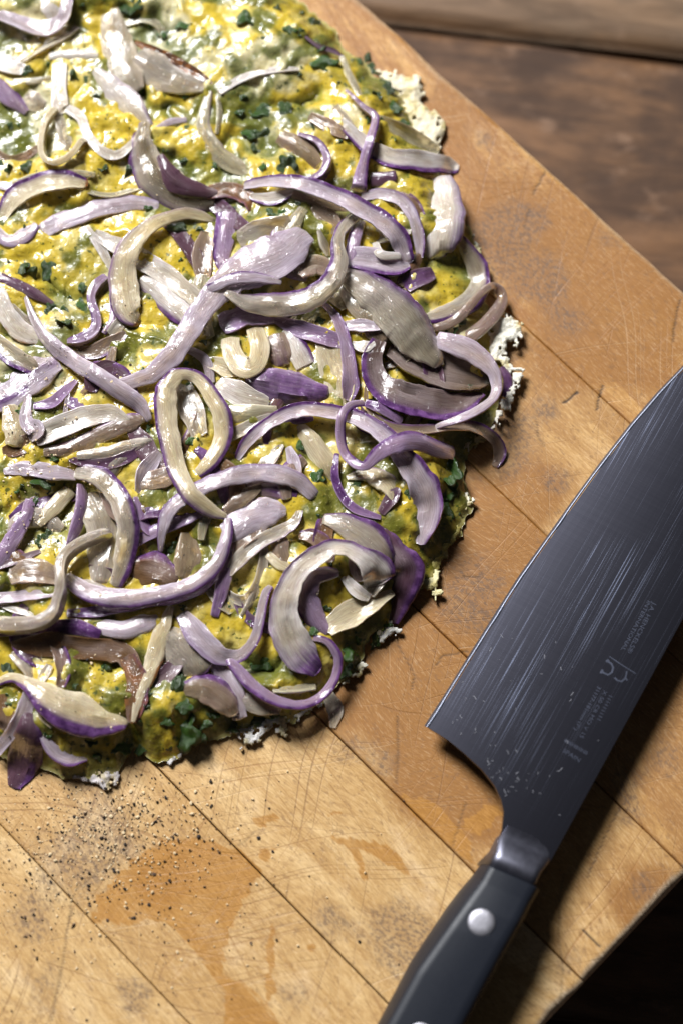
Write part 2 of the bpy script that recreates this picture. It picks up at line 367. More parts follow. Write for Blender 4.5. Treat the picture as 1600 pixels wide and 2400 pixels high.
def mat_egg():
    m = NT('egg'); col = m.attr('Col').outputs['Color']
    co = m.coords('Object')
    n1 = m.noise(co, 420, 3, 0.5); n2 = m.noise(co, 1300, 2, 0.5); n3 = m.noise(co, 200, 2, 0.5)
    c = m.mix(m.ramp(n1, 0.35, 0.7, 0, 0.42), col, m.mix(1.0, col, (0.62, 0.60, 0.40), 'MULTIPLY'))
    c = m.mix(m.ramp(n2, 0.60, 0.74, 0, 0.35), c, (0.62, 0.52, 0.20))
    c = m.mix(m.ramp(m.noise(co, 620, 3, 0.55), 0.60, 0.68, 0, 0.85), c, (0.045, 0.065, 0.014))
    h = m.math('ADD', m.math('MULTIPLY', n1, 1.0), m.math('ADD', m.math('MULTIPLY', n2, 0.16), n3))
    nb = m.bump(m.noise(co, 900, 2, 0.5), 0.16, 0.0006, m.bump(h, 0.42, 0.0010))
    return m.set(color=c, rough=m.ramp(n3, 0.35, 0.65, 0.22, 0.46), spec=0.5, coat=0.38, coatr=0.10, sss=0.22, sssr=(0.004, 0.003, 0.001), ssss=0.6, normal=nb, coatn=nb)
M_egg = mat_egg()
fr = empty('frittata', (cx, cy, T)); tag(fr, 'round herb frittata with a crisp ragged rim lying on the chopping board', 'frittata')
rr = 1-(1-np.linspace(0, 1, NR))**1.25
AA, FF = np.meshgrid(th, rr, indexing='ij'); Rm = r_of(AA)
X = cx+np.cos(AA)*Rm*FF; Y = cy+np.sin(AA)*Rm*FF; ED = Rm*(1-FF)
Z, LU = egg_fields(X, Y, ED)
def ecol(X, Y, ED, LU):
    A = lambda c: np.array(c)[None, None, :]
    n1 = fbm(X*95, Y*95, 44, 4); n2 = fbm(X*260, Y*260, 48, 3); n3 = fbm(X*60+7, Y*60, 50, 3)
    mixc = lambda a, b, t: a*(1-t[..., None])+b*t[..., None]
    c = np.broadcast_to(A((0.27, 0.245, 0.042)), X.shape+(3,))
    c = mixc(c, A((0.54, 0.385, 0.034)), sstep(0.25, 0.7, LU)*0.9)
    c = mixc(c, A((0.60, 0.52, 0.20)), sstep(0.56, 0.72, n1)*0.5)
    c = mixc(c, A((0.66, 0.62, 0.46)), sstep(0.60, 0.74, n3+0.25*(n2-.5)-0.05+0.15*sstep(0.08, 0.15, Y))*0.65)
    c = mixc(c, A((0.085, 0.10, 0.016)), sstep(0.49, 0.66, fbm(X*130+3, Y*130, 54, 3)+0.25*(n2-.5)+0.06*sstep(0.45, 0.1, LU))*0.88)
    rim = sstep(0.014, 0.002, ED+(n1-.5)*0.016)
    c = mixc(c, A((0.13, 0.125, 0.018)), rim*0.75*sstep(0.7, 0.45, n2))
    c = mixc(c, A((0.46, 0.40, 0.16)), sstep(0.0016, 0.0003, ED+(n2-.5)*0.0030)*0.8)
    return c
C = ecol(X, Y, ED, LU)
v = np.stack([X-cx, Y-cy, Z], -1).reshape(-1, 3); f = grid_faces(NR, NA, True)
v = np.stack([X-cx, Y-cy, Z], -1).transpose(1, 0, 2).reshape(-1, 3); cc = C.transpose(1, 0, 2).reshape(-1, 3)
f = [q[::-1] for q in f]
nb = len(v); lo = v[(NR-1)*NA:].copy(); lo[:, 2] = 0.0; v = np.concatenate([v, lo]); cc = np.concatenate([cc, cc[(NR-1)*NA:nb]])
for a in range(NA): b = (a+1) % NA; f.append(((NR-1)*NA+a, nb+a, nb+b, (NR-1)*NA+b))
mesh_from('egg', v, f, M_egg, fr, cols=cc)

# crisp lacy rim pieces
def mat_lace():
    m = NT('crisp_egg'); co = m.coords('Object'); col = m.attr('Col').outputs['Color']
    n = m.noise(co, 900, 4, 0.6); n2 = m.noise(co, 2400, 2, 0.5)
    c = m.mix(m.ramp(n, 0.5, 0.68, 0, 0.6), col, m.mix(1.0, col, (0.45, 0.42, 0.30), 'MULTIPLY'))
    return m.set(color=c, rough=0.5, spec=0.4, sss=0.2, sssr=(0.003, 0.003, 0.002), ssss=0.4, normal=m.bump(m.math('ADD', n, m.math('MULTIPLY', n2, 0.4)), 0.6, 0.0008))
M_lace = mat_lace()
def q6(s): return ' '.join('%g,%g' % (750+float(a.split(',')[0])*.3189, 500+float(a.split(',')[1])*.3189) for a in s.split())
def q7(s): return ' '.join('%g,%g' % (650+float(a.split(',')[0])*.3189, 1250+float(a.split(',')[1])*.3189) for a in s.split())
WH = (0.74, 0.70, 0.60)
LACE = [("880,168 912,172 985,190 992,215 985,245 1005,262 1030,275 1045,310 1028,345 1035,372 990,358 960,300 935,250 905,205", (0.72, 0.64, 0.46), 1.6),
        (q6("1300,740 1390,780 1450,830 1475,930 1440,995 1390,950 1350,1000 1385,1080 1345,1135 1470,1150 1480,1220 1435,1290 1400,1250 1340,1160 1250,1070 1205,980 1235,880 1250,780"), WH, 3.6),
        (q6("1400,1240 1440,1280 1420,1350 1375,1430 1335,1530 1290,1600 1240,1650 1210,1640 1300,1480 1350,1380"), (0.66, 0.62, 0.54), 3.0),
        ("1155,1010 1140,1035 1110,1050 1090,1065 1085,1050 1110,1030 1140,1008", (0.60, 0.56, 0.48), 2.0),
        ("1088,1156 1110,1178 1098,1196 1082,1170", WH, 2.5),
        ("1082,1232 1076,1258 1056,1274 1036,1308 1026,1338 1012,1342 990,1324 1020,1296 1052,1262", (0.50, 0.43, 0.13), 1.5),
        (q7("1030,360 1100,340 1160,260 1190,330 1160,380 1172,420 1190,460 1150,495 1130,430 1090,425 1040,400"), (0.66, 0.60, 0.34), 2.2),
        (q7("740,750 830,650 880,695 925,712 885,735 820,748 760,800"), (0.60, 0.58, 0.54), 1.6),
        (q7("540,1050 600,950 670,980 615,1020 605,1095 570,1060 505,1135 470,1110"), (0.58, 0.55, 0.46), 1.6),
        ("538,1716 600,1700 650,1672 700,1656 745,1645 757,1650 720,1672 690,1690 672,1706 674,1724 664,1730 656,1716 640,1712 618,1722 602,1740 566,1758 572,1738 550,1728", (0.72, 0.69, 0.66), 1.3),
        ("160,1822 195,1818 225,1824 255,1808 276,1806 272,1852 250,1848 224,1836 190,1830", (0.66, 0.60, 0.60), 1.0),
        ("1108,560 1122,600 1124,640 1134,655 1128,690 1116,650 1104,590", (0.55, 0.56, 0.50), 3.0),
        ("405,1770 428,1766 432,1780 412,1790 398,1786", (0.55, 0.52, 0.50), 1.0), ("1196,752 1216,760 1228,770 1216,772", WH, 3.5)]
for s, c, hgt in LACE:
    pts = np.array(pts_of(s)); st = 0.00038
    x = np.arange(pts[:, 0].min()-.002, pts[:, 0].max()+.002, st); y = np.arange(pts[:, 1].min()-.002, pts[:, 1].max()+.002, st)
    LX, LY = np.meshgrid(x, y, indexing='ij')
    wx = LX+(fbm(LX*700, LY*700, 12, 3)-.5)*0.0030; wy = LY+(fbm(LX*700, LY*700, 15, 3)-.5)*0.0030
    sd = poly_sdf(wx, wy, [tuple(p) for p in pts]); hol = fbm(LX*900, LY*900, 25, 3)
    inn = (sd < 0.0003) & ~((hol > 0.72) & (sd > -0.0022))
    z = hgt*0.001*0.75+(fbm(LX*330, LY*330, 27, 4)-.5)*0.0017+np.clip(-sd, 0, 0.002)*0.35
    z = np.maximum(z, 0.0005+0.4*np.clip(-sd, 0, 0.002))
    idx = -np.ones(LX.shape, int); idx[inn] = np.arange(inn.sum()); nv = int(inn.sum())
    top = np.stack([LX[inn]-cx, LY[inn]-cy, z[inn]+0.0007], -1); bot = np.stack([LX[inn]-cx, LY[inn]-cy, z[inn]-0.0004], -1)
    f = []; cnt = {}
    for i in range(LX.shape[0]-1):
        for j in range(LX.shape[1]-1):
            a, b, d, e = idx[i, j], idx[i+1, j], idx[i+1, j+1], idx[i, j+1]
            if min(a, b, d, e) >= 0:
                f.append((a, b, d, e)); f.append((e+nv, d+nv, b+nv, a+nv))
                for p, q in ((a, b), (b, d), (d, e), (e, a)): cnt[(p, q)] = 1
    for (p, q) in list(cnt):
        if (q, p) not in cnt: f.append((q, p, p+nv, q+nv))
    vv = np.concatenate([top, bot]); cn = fbm((vv[:, 0]+cx)*260, (vv[:, 1]+cy)*260, 29, 3)
    cl = np.array(c)[None]*(1-0*cn[:, None]); yl = sstep(0.52, 0.7, cn)[:, None]; cl = cl*(1-0.7*yl)+np.array((0.46, 0.36, 0.10))[None]*0.7*yl
    mesh_from('crisp_edge', vv, f, M_lace, fr, cols=cl)
    # the food's height map knows about it
    gi = ((LX[inn]-X0)/RS).astype(int); gj = ((LY[inn]-Y0)/RS).astype(int); ok = (gi >= 0) & (gi < H.shape[0]) & (gj >= 0) & (gj < H.shape[1])
    np.maximum.at(H, (gi[ok], gj[ok]), z[inn][ok]+0.0007)

# chopped parsley set in the egg
def mat_herb():
    m = NT('parsley'); co = m.coords('Object'); oi = m.new('ShaderNodeObjectInfo')
    n = m.noise(co, 380, 3, 0.6)
    c = m.mix(m.ramp(n, 0.3, 0.7), (0.012, 0.030, 0.004), (0.052, 0.140, 0.014))
    c = m.mix(m.math('MULTIPLY', oi.outputs['Random'], 0.75), c, (0.016, 0.026, 0.005))
    nb = m.bump(n, 0.5, 0.0008)
    return m.set(color=c, rough=0.32, coat=0.55, coatr=0.12, normal=nb, coatn=nb, sss=0.08, sssr=(0.001, 0.002, 0.0005), ssss=0.4)
M_herb = mat_herb()
herb_meshes = []
for k in range(6):
    n, m_ = 9, 9; U, V = np.meshgrid(np.linspace(-1, 1, n), np.linspace(-1, 1, m_), indexing='ij')
    rad_ = 1.0; A_ = np.arctan2(V, U); Q = np.maximum(abs(U), abs(V))
    rr_ = Q*(0.62+0.38*np.abs(np.cos(A_*(1.5+k*0.25)+k))+0.18*(vnoise(A_*3+k, A_*0, k)-.5))
    x = rr_*np.cos(A_); y = rr_*np.sin(A_)*(0.55+0.07*k); z = 0.42*(fbm(x*1.6+k*3, y*1.6+k*5, 52, 3)-.5)*2+0.18*np.sin(3*x+k)
    t = np.stack([x, y, z+0.06], -1).reshape(-1, 3); b = np.stack([x, y, z-0.06], -1).reshape(-1, 3)
    f = grid_faces(n, m_); f2 = [tuple(q+n*m_ for q in a[::-1]) for a in f]
    ring = [i*m_ for i in range(n)]+[(n-1)*m_+j for j in range(1, m_)]+[i*m_+m_-1 for i in range(n-2, -1, -1)]+[j for j in range(m_-2, 0, -1)]
    f3 = [(ring[i], ring[(i+1) % len(ring)], ring[(i+1) % len(ring)]+n*m_, ring[i]+n*m_)[::-1] for i in range(len(ring))]
    me = bpy.data.meshes.new('parsley_piece'); me.from_pydata([tuple(p) for p in np.concatenate([t, b])], [], f+f2+f3); me.polygons.foreach_set('use_smooth', [True]*len(me.polygons)); me.update(); me.materials.append(M_herb)
    herb_meshes.append(me)
HERBS = ("175,190,22,34 117,152,10,16 430,58,26,18 382,78,12,22 450,215,30,24 310,12,40,16 560,228,26,20 615,262,34,22 670,258,26,30 585,310,24,28 615,335,28,44 675,390,20,34 305,415,22,34 65,165,20,10 "
         "580,45,34,28 760,150,40,26 745,110,24,10 850,130,26,18 870,165,26,34 905,210,26,26 920,250,30,18 940,290,24,20 880,225,18,18 835,140,18,14 900,190,22,16 500,388,16,12 615,395,12,18 420,540,34,30 470,560,20,34 "
         "45,625,34,30 70,650,22,34 115,630,16,32 195,670,16,22 195,715,20,26 150,745,20,34 120,730,14,24 330,865,12,10 540,545,10,16 965,745,20,34 1080,745,16,26 1055,775,20,14 890,945,40,20 955,960,20,18 1008,985,26,14 "
         "700,1045,18,20 745,1120,18,24 1050,1110,26,44 1055,1150,18,30 950,1165,18,22 1045,1195,26,30 560,1150,20,20 450,1035,20,16 420,1290,30,16 565,1385,12,10 640,1490,16,26 615,1560,30,26 740,1480,20,14 820,1530,26,34 "
         "800,1570,34,24 870,1500,30,22 900,1470,24,18 760,1430,22,16 420,1600,30,34 430,1655,26,24 400,1570,18,24 425,1720,60,34 460,1725,34,22 335,1755,22,22 285,1752,34,12 235,1775,20,18 215,1735,14,20 350,1640,20,24 470,1700,36,22 "
         "540,1705,30,14 600,1690,26,14 640,1670,20,14 20,1640,14,18 15,1575,20,26 240,1565,26,16 385,1690,30,20 100,1130,34,22 85,1180,24,18 120,1260,26,26 95,1270,16,20 220,1075,16,12 120,1075,24,10 480,800,18,12 70,395,26,12 30,400,24,20 "
         "650,500,30,18 690,480,20,16 870,150,14,12 735,50,26,20 680,70,22,14 800,200,16,12 240,390,16,12 60,540,10,16 250,770,12,14 560,1600,16,12 330,1690,20,16 0,400,20,30 700,340,14,10 790,330,16,12").split()
def herb(x, y, w, h, k):
    zz = 0.008
    for _ in range(2): a, b = P(x, y, zz); zz = float(sampleH(a, b))
    o = bpy.data.objects.new('parsley_piece', herb_meshes[k % 6]); COL.objects.link(o); o.parent = fr
    o.location = (float(a)-cx, float(b)-cy, zz-0.0001); L = max(w, h)*PX*0.95
    o.rotation_euler = (random.uniform(-.35, .35), random.uniform(-.35, .35), (0 if w >= h else math.pi/2)+random.uniform(-.5, .5)); o.scale = (L, L*random.uniform(0.7, 1.1), L*random.uniform(0.8, 1.3))
for i, s in enumerate(HERBS): herb(*[float(q) for q in s.split(',')], i)
nh = 0
while nh < 190:
    x, y = random.uniform(0, 1110), random.uniform(0, 1790); a, b = P(x, y)
    e = float(r_of(np.array(math.atan2(b-cy, a-cx)))-math.hypot(a-cx, b-cy))
    if e < 0.002: continue
    if random.random() > (0.30 + 0.7*math.exp(-e/0.012)): continue
    s = random.uniform(5, 15); herb(x, y, s*random.uniform(.6, 1.5), s, nh+3); nh += 1

# ================================================================== ONION SLICES
def mat_onion():
    m = NT('onion'); col = m.attr('Col').outputs['Color']; pu = m.attr('purple').outputs['Fac']; ch = m.attr('char').outputs['Fac']
    uvn = m.new('ShaderNodeUVMap', uv_map='UVMap')
    def mp(scale):
        a = m.new('ShaderNodeMapping'); a.inputs['Scale'].default_value = scale; m.link(uvn.outputs[0], a.inputs[0]); return a.outputs[0]
    oi = m.new('ShaderNodeObjectInfo'); co = m.coords('Object')
    fib = m.noise(mp((0.10, 3.2, 1)), 1.0, 3, 0.55, 0.3)     # fibres along the slice
    fine = m.noise(mp((0.30, 9.0, 1)), 1.0, 2, 0.5, 0.2)
    blot = m.noise(co, 130, 2, 0.5); mid = m.noise(co, 420, 3, 0.55); lump = m.noise(co, 300, 1, 0.4); bead = m.noise(co, 1050, 1, 0.5)
    c = m.mix(m.ramp(fib, 0.38, 0.66, 0.0, 0.22), col, m.mix(1.0, col, (0.78, 0.68, 0.80), 'MULTIPLY'))
    c = m.mix(m.ramp(blot, 0.40, 0.70, 0.0, 0.40), c, m.mix(1.0, c, (0.84, 0.77, 0.56), 'MULTIPLY'))
    c = m.mix(m.ramp(fine, 0.38, 0.60, 0.50, 0.0), c, m.mix(1.0, c, (0.60, 0.50, 0.50), 'MULTIPLY'))
    pm = m.ramp(m.math('ADD', pu, m.math('MULTIPLY', m.math('SUBTRACT', fib, 0.5), m.math('MULTIPLY', pu, 1.1))), 0.02, 0.85)
    pc = m.mix(m.ramp(mid, 0.35, 0.65), (0.058, 0.020, 0.080), (0.140, 0.060, 0.180))
    c = m.mix(pm, c, pc)
    cm = m.ramp(m.math('ADD', ch, m.math('MULTIPLY', m.math('SUBTRACT', mid, 0.5), 0.9)), 0.25, 0.85)
    c = m.mix(cm, c, m.mix(m.ramp(mid, 0.4, 0.62), (0.040, 0.018, 0.012), (0.26, 0.095, 0.022)))
    n1 = m.bump(lump, 0.45, 0.0014); n2 = m.bump(m.math('ADD', fib, m.math('MULTIPLY', fine, 0.35)), 0.40, 0.00030, m.bump(lump, 0.14, 0.0014))
    nb = m.bump(m.math('ADD', m.ramp(bead, 0.45, 0.85), m.math('MULTIPLY', fib, 0.6)), 0.55, 0.00038, n1)
    clear = m.math('MULTIPLY', m.attr('clear').outputs['Fac'], m.math('SUBTRACT', 1.0, m.math('MULTIPLY', pm, 0.7)))
    return m.set(color=c, rough=m.ramp(mid, 0.3, 0.7, 0.14, 0.28), spec=0.22, coat=0.58, coatr=0.06, trans=m.math('MULTIPLY', clear, 0.9), ior=1.38, sss=0.22, sssr=(0.0030, 0.0024, 0.0026), ssss=0.6, normal=n2, coatn=nb)
M_on = mat_onion()
TONE = {'W': (0.80, 0.75, 0.71), 'L': (0.63, 0.55, 0.63), 'G': (0.68, 0.63, 0.45), 'C': (0.77, 0.68, 0.48), 'B': (0.20, 0.112, 0.052), 'D': (0.105, 0.055, 0.075), 'P': (0.44, 0.32, 0.48), 'T': (0.70, 0.63, 0.52), 'N': (0.44, 0.33, 0.25), 'K': (0.13, 0.088, 0.078), 'J': (0.085, 0.052, 0.024), 'Q': (0.50, 0.45, 0.35)}
CLS = {'pale': ('small pale translucent onion scrap half buried under larger onion slices', 'pale onion scraps in the topping'),
       'lilac': ('short lilac onion scrap tucked between longer onion slices', 'lilac onion scraps in the topping'),
       'brown': ('small browned onion scrap tucked under paler onion slices', 'browned onion scraps in the topping'),
       'purple': ('short dark purple onion scrap peeping out from under other slices', 'dark purple onion scraps in the topping'),
       'strip': ('thin glossy greyish onion strip winding between the larger slices', 'thin grey onion strips in the topping')}
SL = []
def S(layer, tone, side, pts, label, **o): SL.append((layer, len(SL), tone, side, pts, label, o))
# ---- upper left of the frittata
S(2,'L','L',"-30,18,30 0,36,38 48,54,42 96,68,44 134,58,40 155,30,36 160,-15,30",'broad lilac rimmed onion ring lying beside a pale slab of onion', lift=1)
S(1,'W','N',"112,-10,40 122,18,52 128,42,36",'bright white onion slab nested inside a lilac rimmed ring')
S(1,'T','N',"40,148,24 90,115,32 140,90,32 182,64,22",'pale')
S(1,'W','N',"116,131,20 168,126,28 230,132,18",'short straight white onion stick lying on yellow egg')
S(1,'W','N',"-20,135,45 18,152,48 55,165,30",'pale')
S(2,'P','L',"-20,180,40 20,222,52 64,262,16",'glossy deep violet onion chunk with a pointed end', cup=.25, purple=.9)
S(0,'G','N',"30,190,12 75,190,16 120,183,14",'strip')
S(1,'T','N',"60,225,40 80,240,50 105,250,30",'pale')
S(2,'W','N',"140,150,36 140,200,38 142,250,40 150,262,30",'upright white onion stick that forks into two curling strips')
S(2,'C','N',"134,252,16 108,288,16 98,338,16 106,372,15 134,382,16 168,362,16 190,334,16 206,330,10",'cream onion ribbon curled into a narrow loop below a forked stick', th=3.2, lift=1)
S(2,'W','N',"156,252,24 190,275,26 206,315,24 240,355,24 280,364,24 320,326,18",'white onion strip swooping in a shallow curve beside a narrow loop', lift=.5)
S(1,'T','N',"138,264,26 152,318,30 164,352,26",'pale')
S(1,'N','R',"-20,345,14 20,372,20 58,366,22 96,342,14",'browned', char=.5) if False else S(1,'N','R',"-20,345,14 20,372,20 58,366,22 96,342,14",'brown', char=.4)
S(1,'T','N',"258,20,44 272,95,80 294,160,86 322,215,46",'wide grey white onion sheet with a wrinkled sheen beside a browned sliver', cup=.1)
S(2,'W','L',"224,162,12 262,205,56 306,245,62 350,296,24",'smooth white onion petal tapering to a point', cup=.16, purple=.35)
S(1,'T','R',"322,132,60 372,165,92 424,188,74 480,205,20",'broad translucent onion petal with a shaded lower rim', cup=.18)
S(2,'B','N',"314,97,12 360,118,24 410,142,26 460,172,24 498,197,10",'thin charred orange brown onion sliver lying on yellow egg', char=.75)
S(0,'G','N',"288,56,20 335,44,22 372,58,22 385,90,16",'strip')
S(1,'L','L',"366,302,12 400,285,18 438,280,12",'lilac')
S(2,'T','R',"338,285,16 330,345,70 356,415,112 425,460,100 505,472,26",'large cupped onion petal with a mauve flank and brownish middle', cup=.2, purple=.8, blotch=1)
S(3,'D','R',"374,365,10 405,420,56 470,446,40 510,452,12",'purple', cup=.2)
S(2,'C','L',"2,512,30 36,462,54 98,430,58 160,424,50 208,430,18",'beige onion wedge with a dark plum rim and blackened tip', purple=.95, char_end=.8)
S(0,'G','N',"18,437,14 80,415,20 150,404,20 226,410,14",'strip')
S(0,'L','L',"-20,430,20 30,440,22 72,450,12",'lilac')
S(1,'L','L',"98,543,36 140,520,50 220,491,50 300,476,44 374,480,26",'straight lilac onion slice with a squared off end beside the plum rimmed wedge', purple=.35)
S(0,'G','N',"204,450,12 265,458,18 332,440,14",'strip')
S(2,'L','R',"-20,530,30 22,560,40 60,548,42 84,524,26",'curled white onion end with a violet corner', cup=.25, purple=.4)
S(0,'W','N',"220,548,24 300,590,50 380,640,52 468,706,44",'long straight white onion slice passing beneath a peppered cream arch')
S(1,'W','R',"330,655,34 398,708,60 455,758,48",'flat white onion slice with a violet lower edge lying under a lilac band', purple=.7)
S(2,'W','N',"204,532,12 236,580,26 268,640,14",'glossy white onion sliver pointing at a peppered cream arch')
S(3,'C','R',"505,518,12 452,500,28 400,508,30 350,530,38 308,575,56 290,632,66 290,690,74 304,735,64 330,754,22",'cream onion arch peppered on its wide end with a charred tip', purple=.45, char_end=.9, lift=1.5)
S(1,'P','R',"532,498,50 528,550,52 520,600,44 524,630,26",'short upright mauve onion slice with a cream right half', purple=.8)
# ---- middle
S(3,'L','R',"716,542,56 662,588,108 592,622,104 530,662,78 482,715,58 442,775,58 402,835,52 350,880,40 280,903,30",'long pale lilac onion band widening into a broad petal at its upper end', lift=2.2, cup=.1, purple=.25)
S(2,'P','N',"520,762,56 570,742,60 630,736,56 695,724,26",'square ended violet onion piece under a twisted glossy slice', purple=.55)
S(4,'L','L',"488,678,22 545,653,28 600,650,28 660,668,16",'slim lilac onion strip lying across the neck of a pale band', purple=.6)
S(4,'T','L',"528,684,10 580,710,46 655,712,62 720,700,64 770,664,58 795,615,44 790,565,32 805,528,32 848,492,28",'twisted glossy onion slice with a purple inner face and wet highlights', purple=.9, lift=2.0, cup=.2)
S(1,'P','L',"798,648,20 820,598,32 832,548,32 846,516,26",'purple', purple=.9, lift=1)
S(4,'L','L',"570,434,22 640,424,34 710,430,38 780,455,42 850,490,46 902,522,50 938,566,48 956,618,32",'long arched lilac onion slice with a violet outer rim ending in a blunt tip', purple=.9, lift=2.2)
S(3,'L','L',"845,462,18 890,454,28 940,470,30 970,515,30 982,570,28 985,606,14",'slender lilac onion arc nested inside a longer arched slice', purple=.5)
S(2,'W','L',"1030,412,50 1042,470,88 1036,530,98 1028,585,74 1030,604,30",'broad glossy white onion slab with a violet corner at the crisp rim', purple=.55, cup=.14)
S(3,'W','R',"795,280,20 850,335,38 910,370,48 980,378,58 1040,386,50 1074,396,12",'white onion wedge with a magenta lower skin reaching the bare board', purple=1.0)
S(2,'G','N',"870,272,18 930,300,36 980,330,42 1026,352,22",'yellowish translucent onion strip lying against a white wedge')
S(4,'P','L',"808,210,6 850,252,12 880,275,18 872,320,22 856,370,24 844,425,34 840,450,40",'upright twisted purple onion shred with a browned core', purple=.8, th=3, char=.28)
S(2,'N','L',"656,318,36 700,350,62 745,388,36",'greyish brown onion flap backed by a thin violet hoop', cup=.2)
S(3,'P','L',"700,314,8 745,335,16 768,375,20 755,410,18 718,430,12",'thin violet onion hoop bent around a greyish flap', purple=.8, th=3.5)
S(2,'W','N',"512,218,20 565,186,24 620,168,22 704,161,10",'thin translucent onion arc lying over yellow egg')
S(2,'G','L',"492,210,18 480,260,30 476,300,38 500,350,46 545,385,46 584,408,18",'greenish grey onion slice curving down over the egg', purple=.3)
S(1,'G','N',"512,224,12 516,270,16 508,314,10",'strip')
S(2,'B','R',"466,458,24 530,446,46 580,464,42 588,494,16",'folded brown onion piece with a shiny crease', char=.45, purple=.4)
S(3,'W','R',"588,460,16 640,466,34 694,448,8",'white onion crescent with a purple lower edge under a long arched slice', purple=.8)
S(1,'N','N',"688,450,30 750,470,38 815,486,24",'brown')
S(1,'D','N',"868,420,34 920,415,36 930,414,10",'purple', purple=.3)
S(1,'B','L',"926,445,26 968,478,32 988,505,18",'brown', purple=.5)
S(3,'L','R',"822,604,58 880,614,62 930,626,42 958,622,14",'cupped lilac onion piece with a violet bottom edge and white hook', purple=.8, cup=-.15)
S(4,'W','N',"878,568,16 892,596,22 938,600,18",'short white hooked onion tip inside a cupped lilac piece')
S(3,'Q','L',"806,634,56 884,688,98 941,742,114 980,793,104 1034,850,12",'wide pointed translucent onion petal with a slate blue rim', purple=.55, cup=.22, lift=1, slate=1)
S(2,'T','N',"802,662,30 838,720,48 894,756,30",'pale')
S(2,'L','N',"808,765,26 850,765,34 898,768,14",'lilac')
S(1,'D','N',"950,672,36 985,650,48 1014,640,30",'purple', purple=.5)
S(2,'T','L',"1072,555,26 1110,615,50 1122,662,58 1095,705,62 1055,730,50 998,746,28",'deep purple onion curl hugging the crisp rim', purple=1.0, cup=.15)
S(3,'N','N',"1012,770,18 1055,756,24 1090,728,22 1126,686,20 1155,668,20 1176,692,26 1165,726,34 1128,763,40 1088,792,38",'greyish lilac onion loop hanging over the rim onto the board', lift=1.2, purple=.25)
S(2,'K','R',"890,795,36 870,845,52 885,898,66 940,932,78 1020,950,82 1085,948,72 1130,922,36",'dark plum rimmed onion bowl edge studded with wet glints', purple=1.1, lift=1.5)
S(1,'J','N',"915,815,60 1000,858,100 1100,885,84 1148,892,20",'dark brown onion hollow enclosed by a plum rim', cup=-.2)
S(4,'L','L',"1018,796,42 1085,815,52 1133,845,46 1160,886,30 1156,930,26 1118,961,26 1070,983,22 1016,1001,10",'smooth pale lilac onion ribbon hooking round a dark onion bowl', purple=.3, lift=2.5)
S(1,'D','N',"1176,860,18 1190,895,24 1180,930,16",'purple', purple=.5)
S(3,'N','L',"858,903,8 858,945,12 885,985,20 940,1006,24 1005,1006,24 1070,1000,30 1117,1003,32 1158,1030,30 1170,1064,30 1158,1096,16",'long mauve grey onion strip drooping off the rim towards the knife', purple=.6, lift=1)
S(4,'L','L',"555,1078,14 580,1035,28 625,996,32 675,968,36 725,959,36 785,966,36 845,985,40 895,1015,44 935,1060,52 975,1110,64 1000,1160,74 1003,1212,66 984,1278,18",'long sweeping purple onion arc broadening into a lilac paddle', purple=.8, lift=1.2)
S(4,'P','N',"940,988,20 893,958,28 855,945,18",'purple', purple=.6)
S(5,'P','L',"855,944,16 823,949,18 804,971,22 798,1016,24 807,1060,24 833,1087,24 858,1090,26 887,1060,34 929,1038,46 973,1034,48 1021,1047,44 1066,1062,32",'vivid purple onion strip twisted into a loop then stretched out flat', purple=.95, lift=1.6)
S(3,'P','N',"790,1060,12 785,1120,20 807,1170,22 845,1200,22 894,1214,12",'thin bowed violet onion thread between two yellow egg lumps', purple=.75)
S(2,'C','L',"812,1118,16 860,1108,46 906,1128,62 928,1168,24",'tan onion petal with a dark rim and a torn lower edge', purple=.9)
S(2,'D','N',"892,1202,20 920,1162,32 934,1145,14",'purple', purple=.3)
S(3,'T','L',"756,1213,12 810,1228,58 862,1260,84 897,1302,66 908,1332,16",'mauve onion petal with a speckled surface above a curled white slice', purple=.85, cup=.15)
S(2,'D','L',"893,1232,26 925,1290,64 952,1340,84 936,1405,58 920,1462,10",'dark indigo onion petal hanging over the rim above a crumb of crisp egg', purple=.85, cup=.2)
S(4,'W','L',"748,1575,24 702,1530,86 670,1472,78 666,1408,62 694,1345,54 745,1300,48 795,1283,38 842,1300,46 880,1332,78 892,1366,70",'thick curled white onion slice shaped like a letter C with a purple base', purple=.55, lift=1.5, purple_start=.9)
S(3,'P','L',"768,1488,16 735,1442,54 714,1390,62 736,1345,52 796,1340,20",'shiny violet onion fold inside a thick C shaped slice', purple=.8, cup=.25)
S(3,'C','N',"766,1472,42 820,1440,62 870,1416,46 920,1388,12",'pale torn onion sheet fanning out from a violet fold', cup=-.1)
S(3,'W','N',"806,1352,22 835,1385,32 864,1402,18",'pale')
S(4,'P','L',"732,1495,12 768,1503,18 790,1535,22 790,1572,24 772,1612,26 736,1642,28 700,1652,30 650,1642,32 600,1612,32 560,1572,30 535,1542,16",'long bright purple onion tail curling round the lower rim', purple=.9, lift=1.0)
S(1,'T','N',"766,1625,28 785,1665,36 780,1706,14",'limp mauve onion end draped off the rim onto the board', drape=1)
S(3,'L','R',"424,1436,30 462,1487,58 500,1524,52 535,1541,38 572,1532,28 600,1493,24 611,1440,22 623,1392,20 636,1372,12",'V shaped lilac onion slice hooked like a tick mark', purple=.6, lift=1)
S(0,'T','N',"392,1482,44 435,1528,112 476,1576,66",'wide watery grey onion membrane over green egg')
S(1,'L','N',"486,1525,16 518,1575,46 545,1625,52 562,1684,36",'limp pale lilac onion band lying under a V shaped slice')
S(2,'N','L',"430,1615,18 478,1610,72 530,1640,74 552,1674,24",'rounded brownish onion disc segment with a violet upper rim', purple=.8, cup=.2)
S(0,'T','N',"558,1638,36 610,1650,48 658,1662,26",'pale')
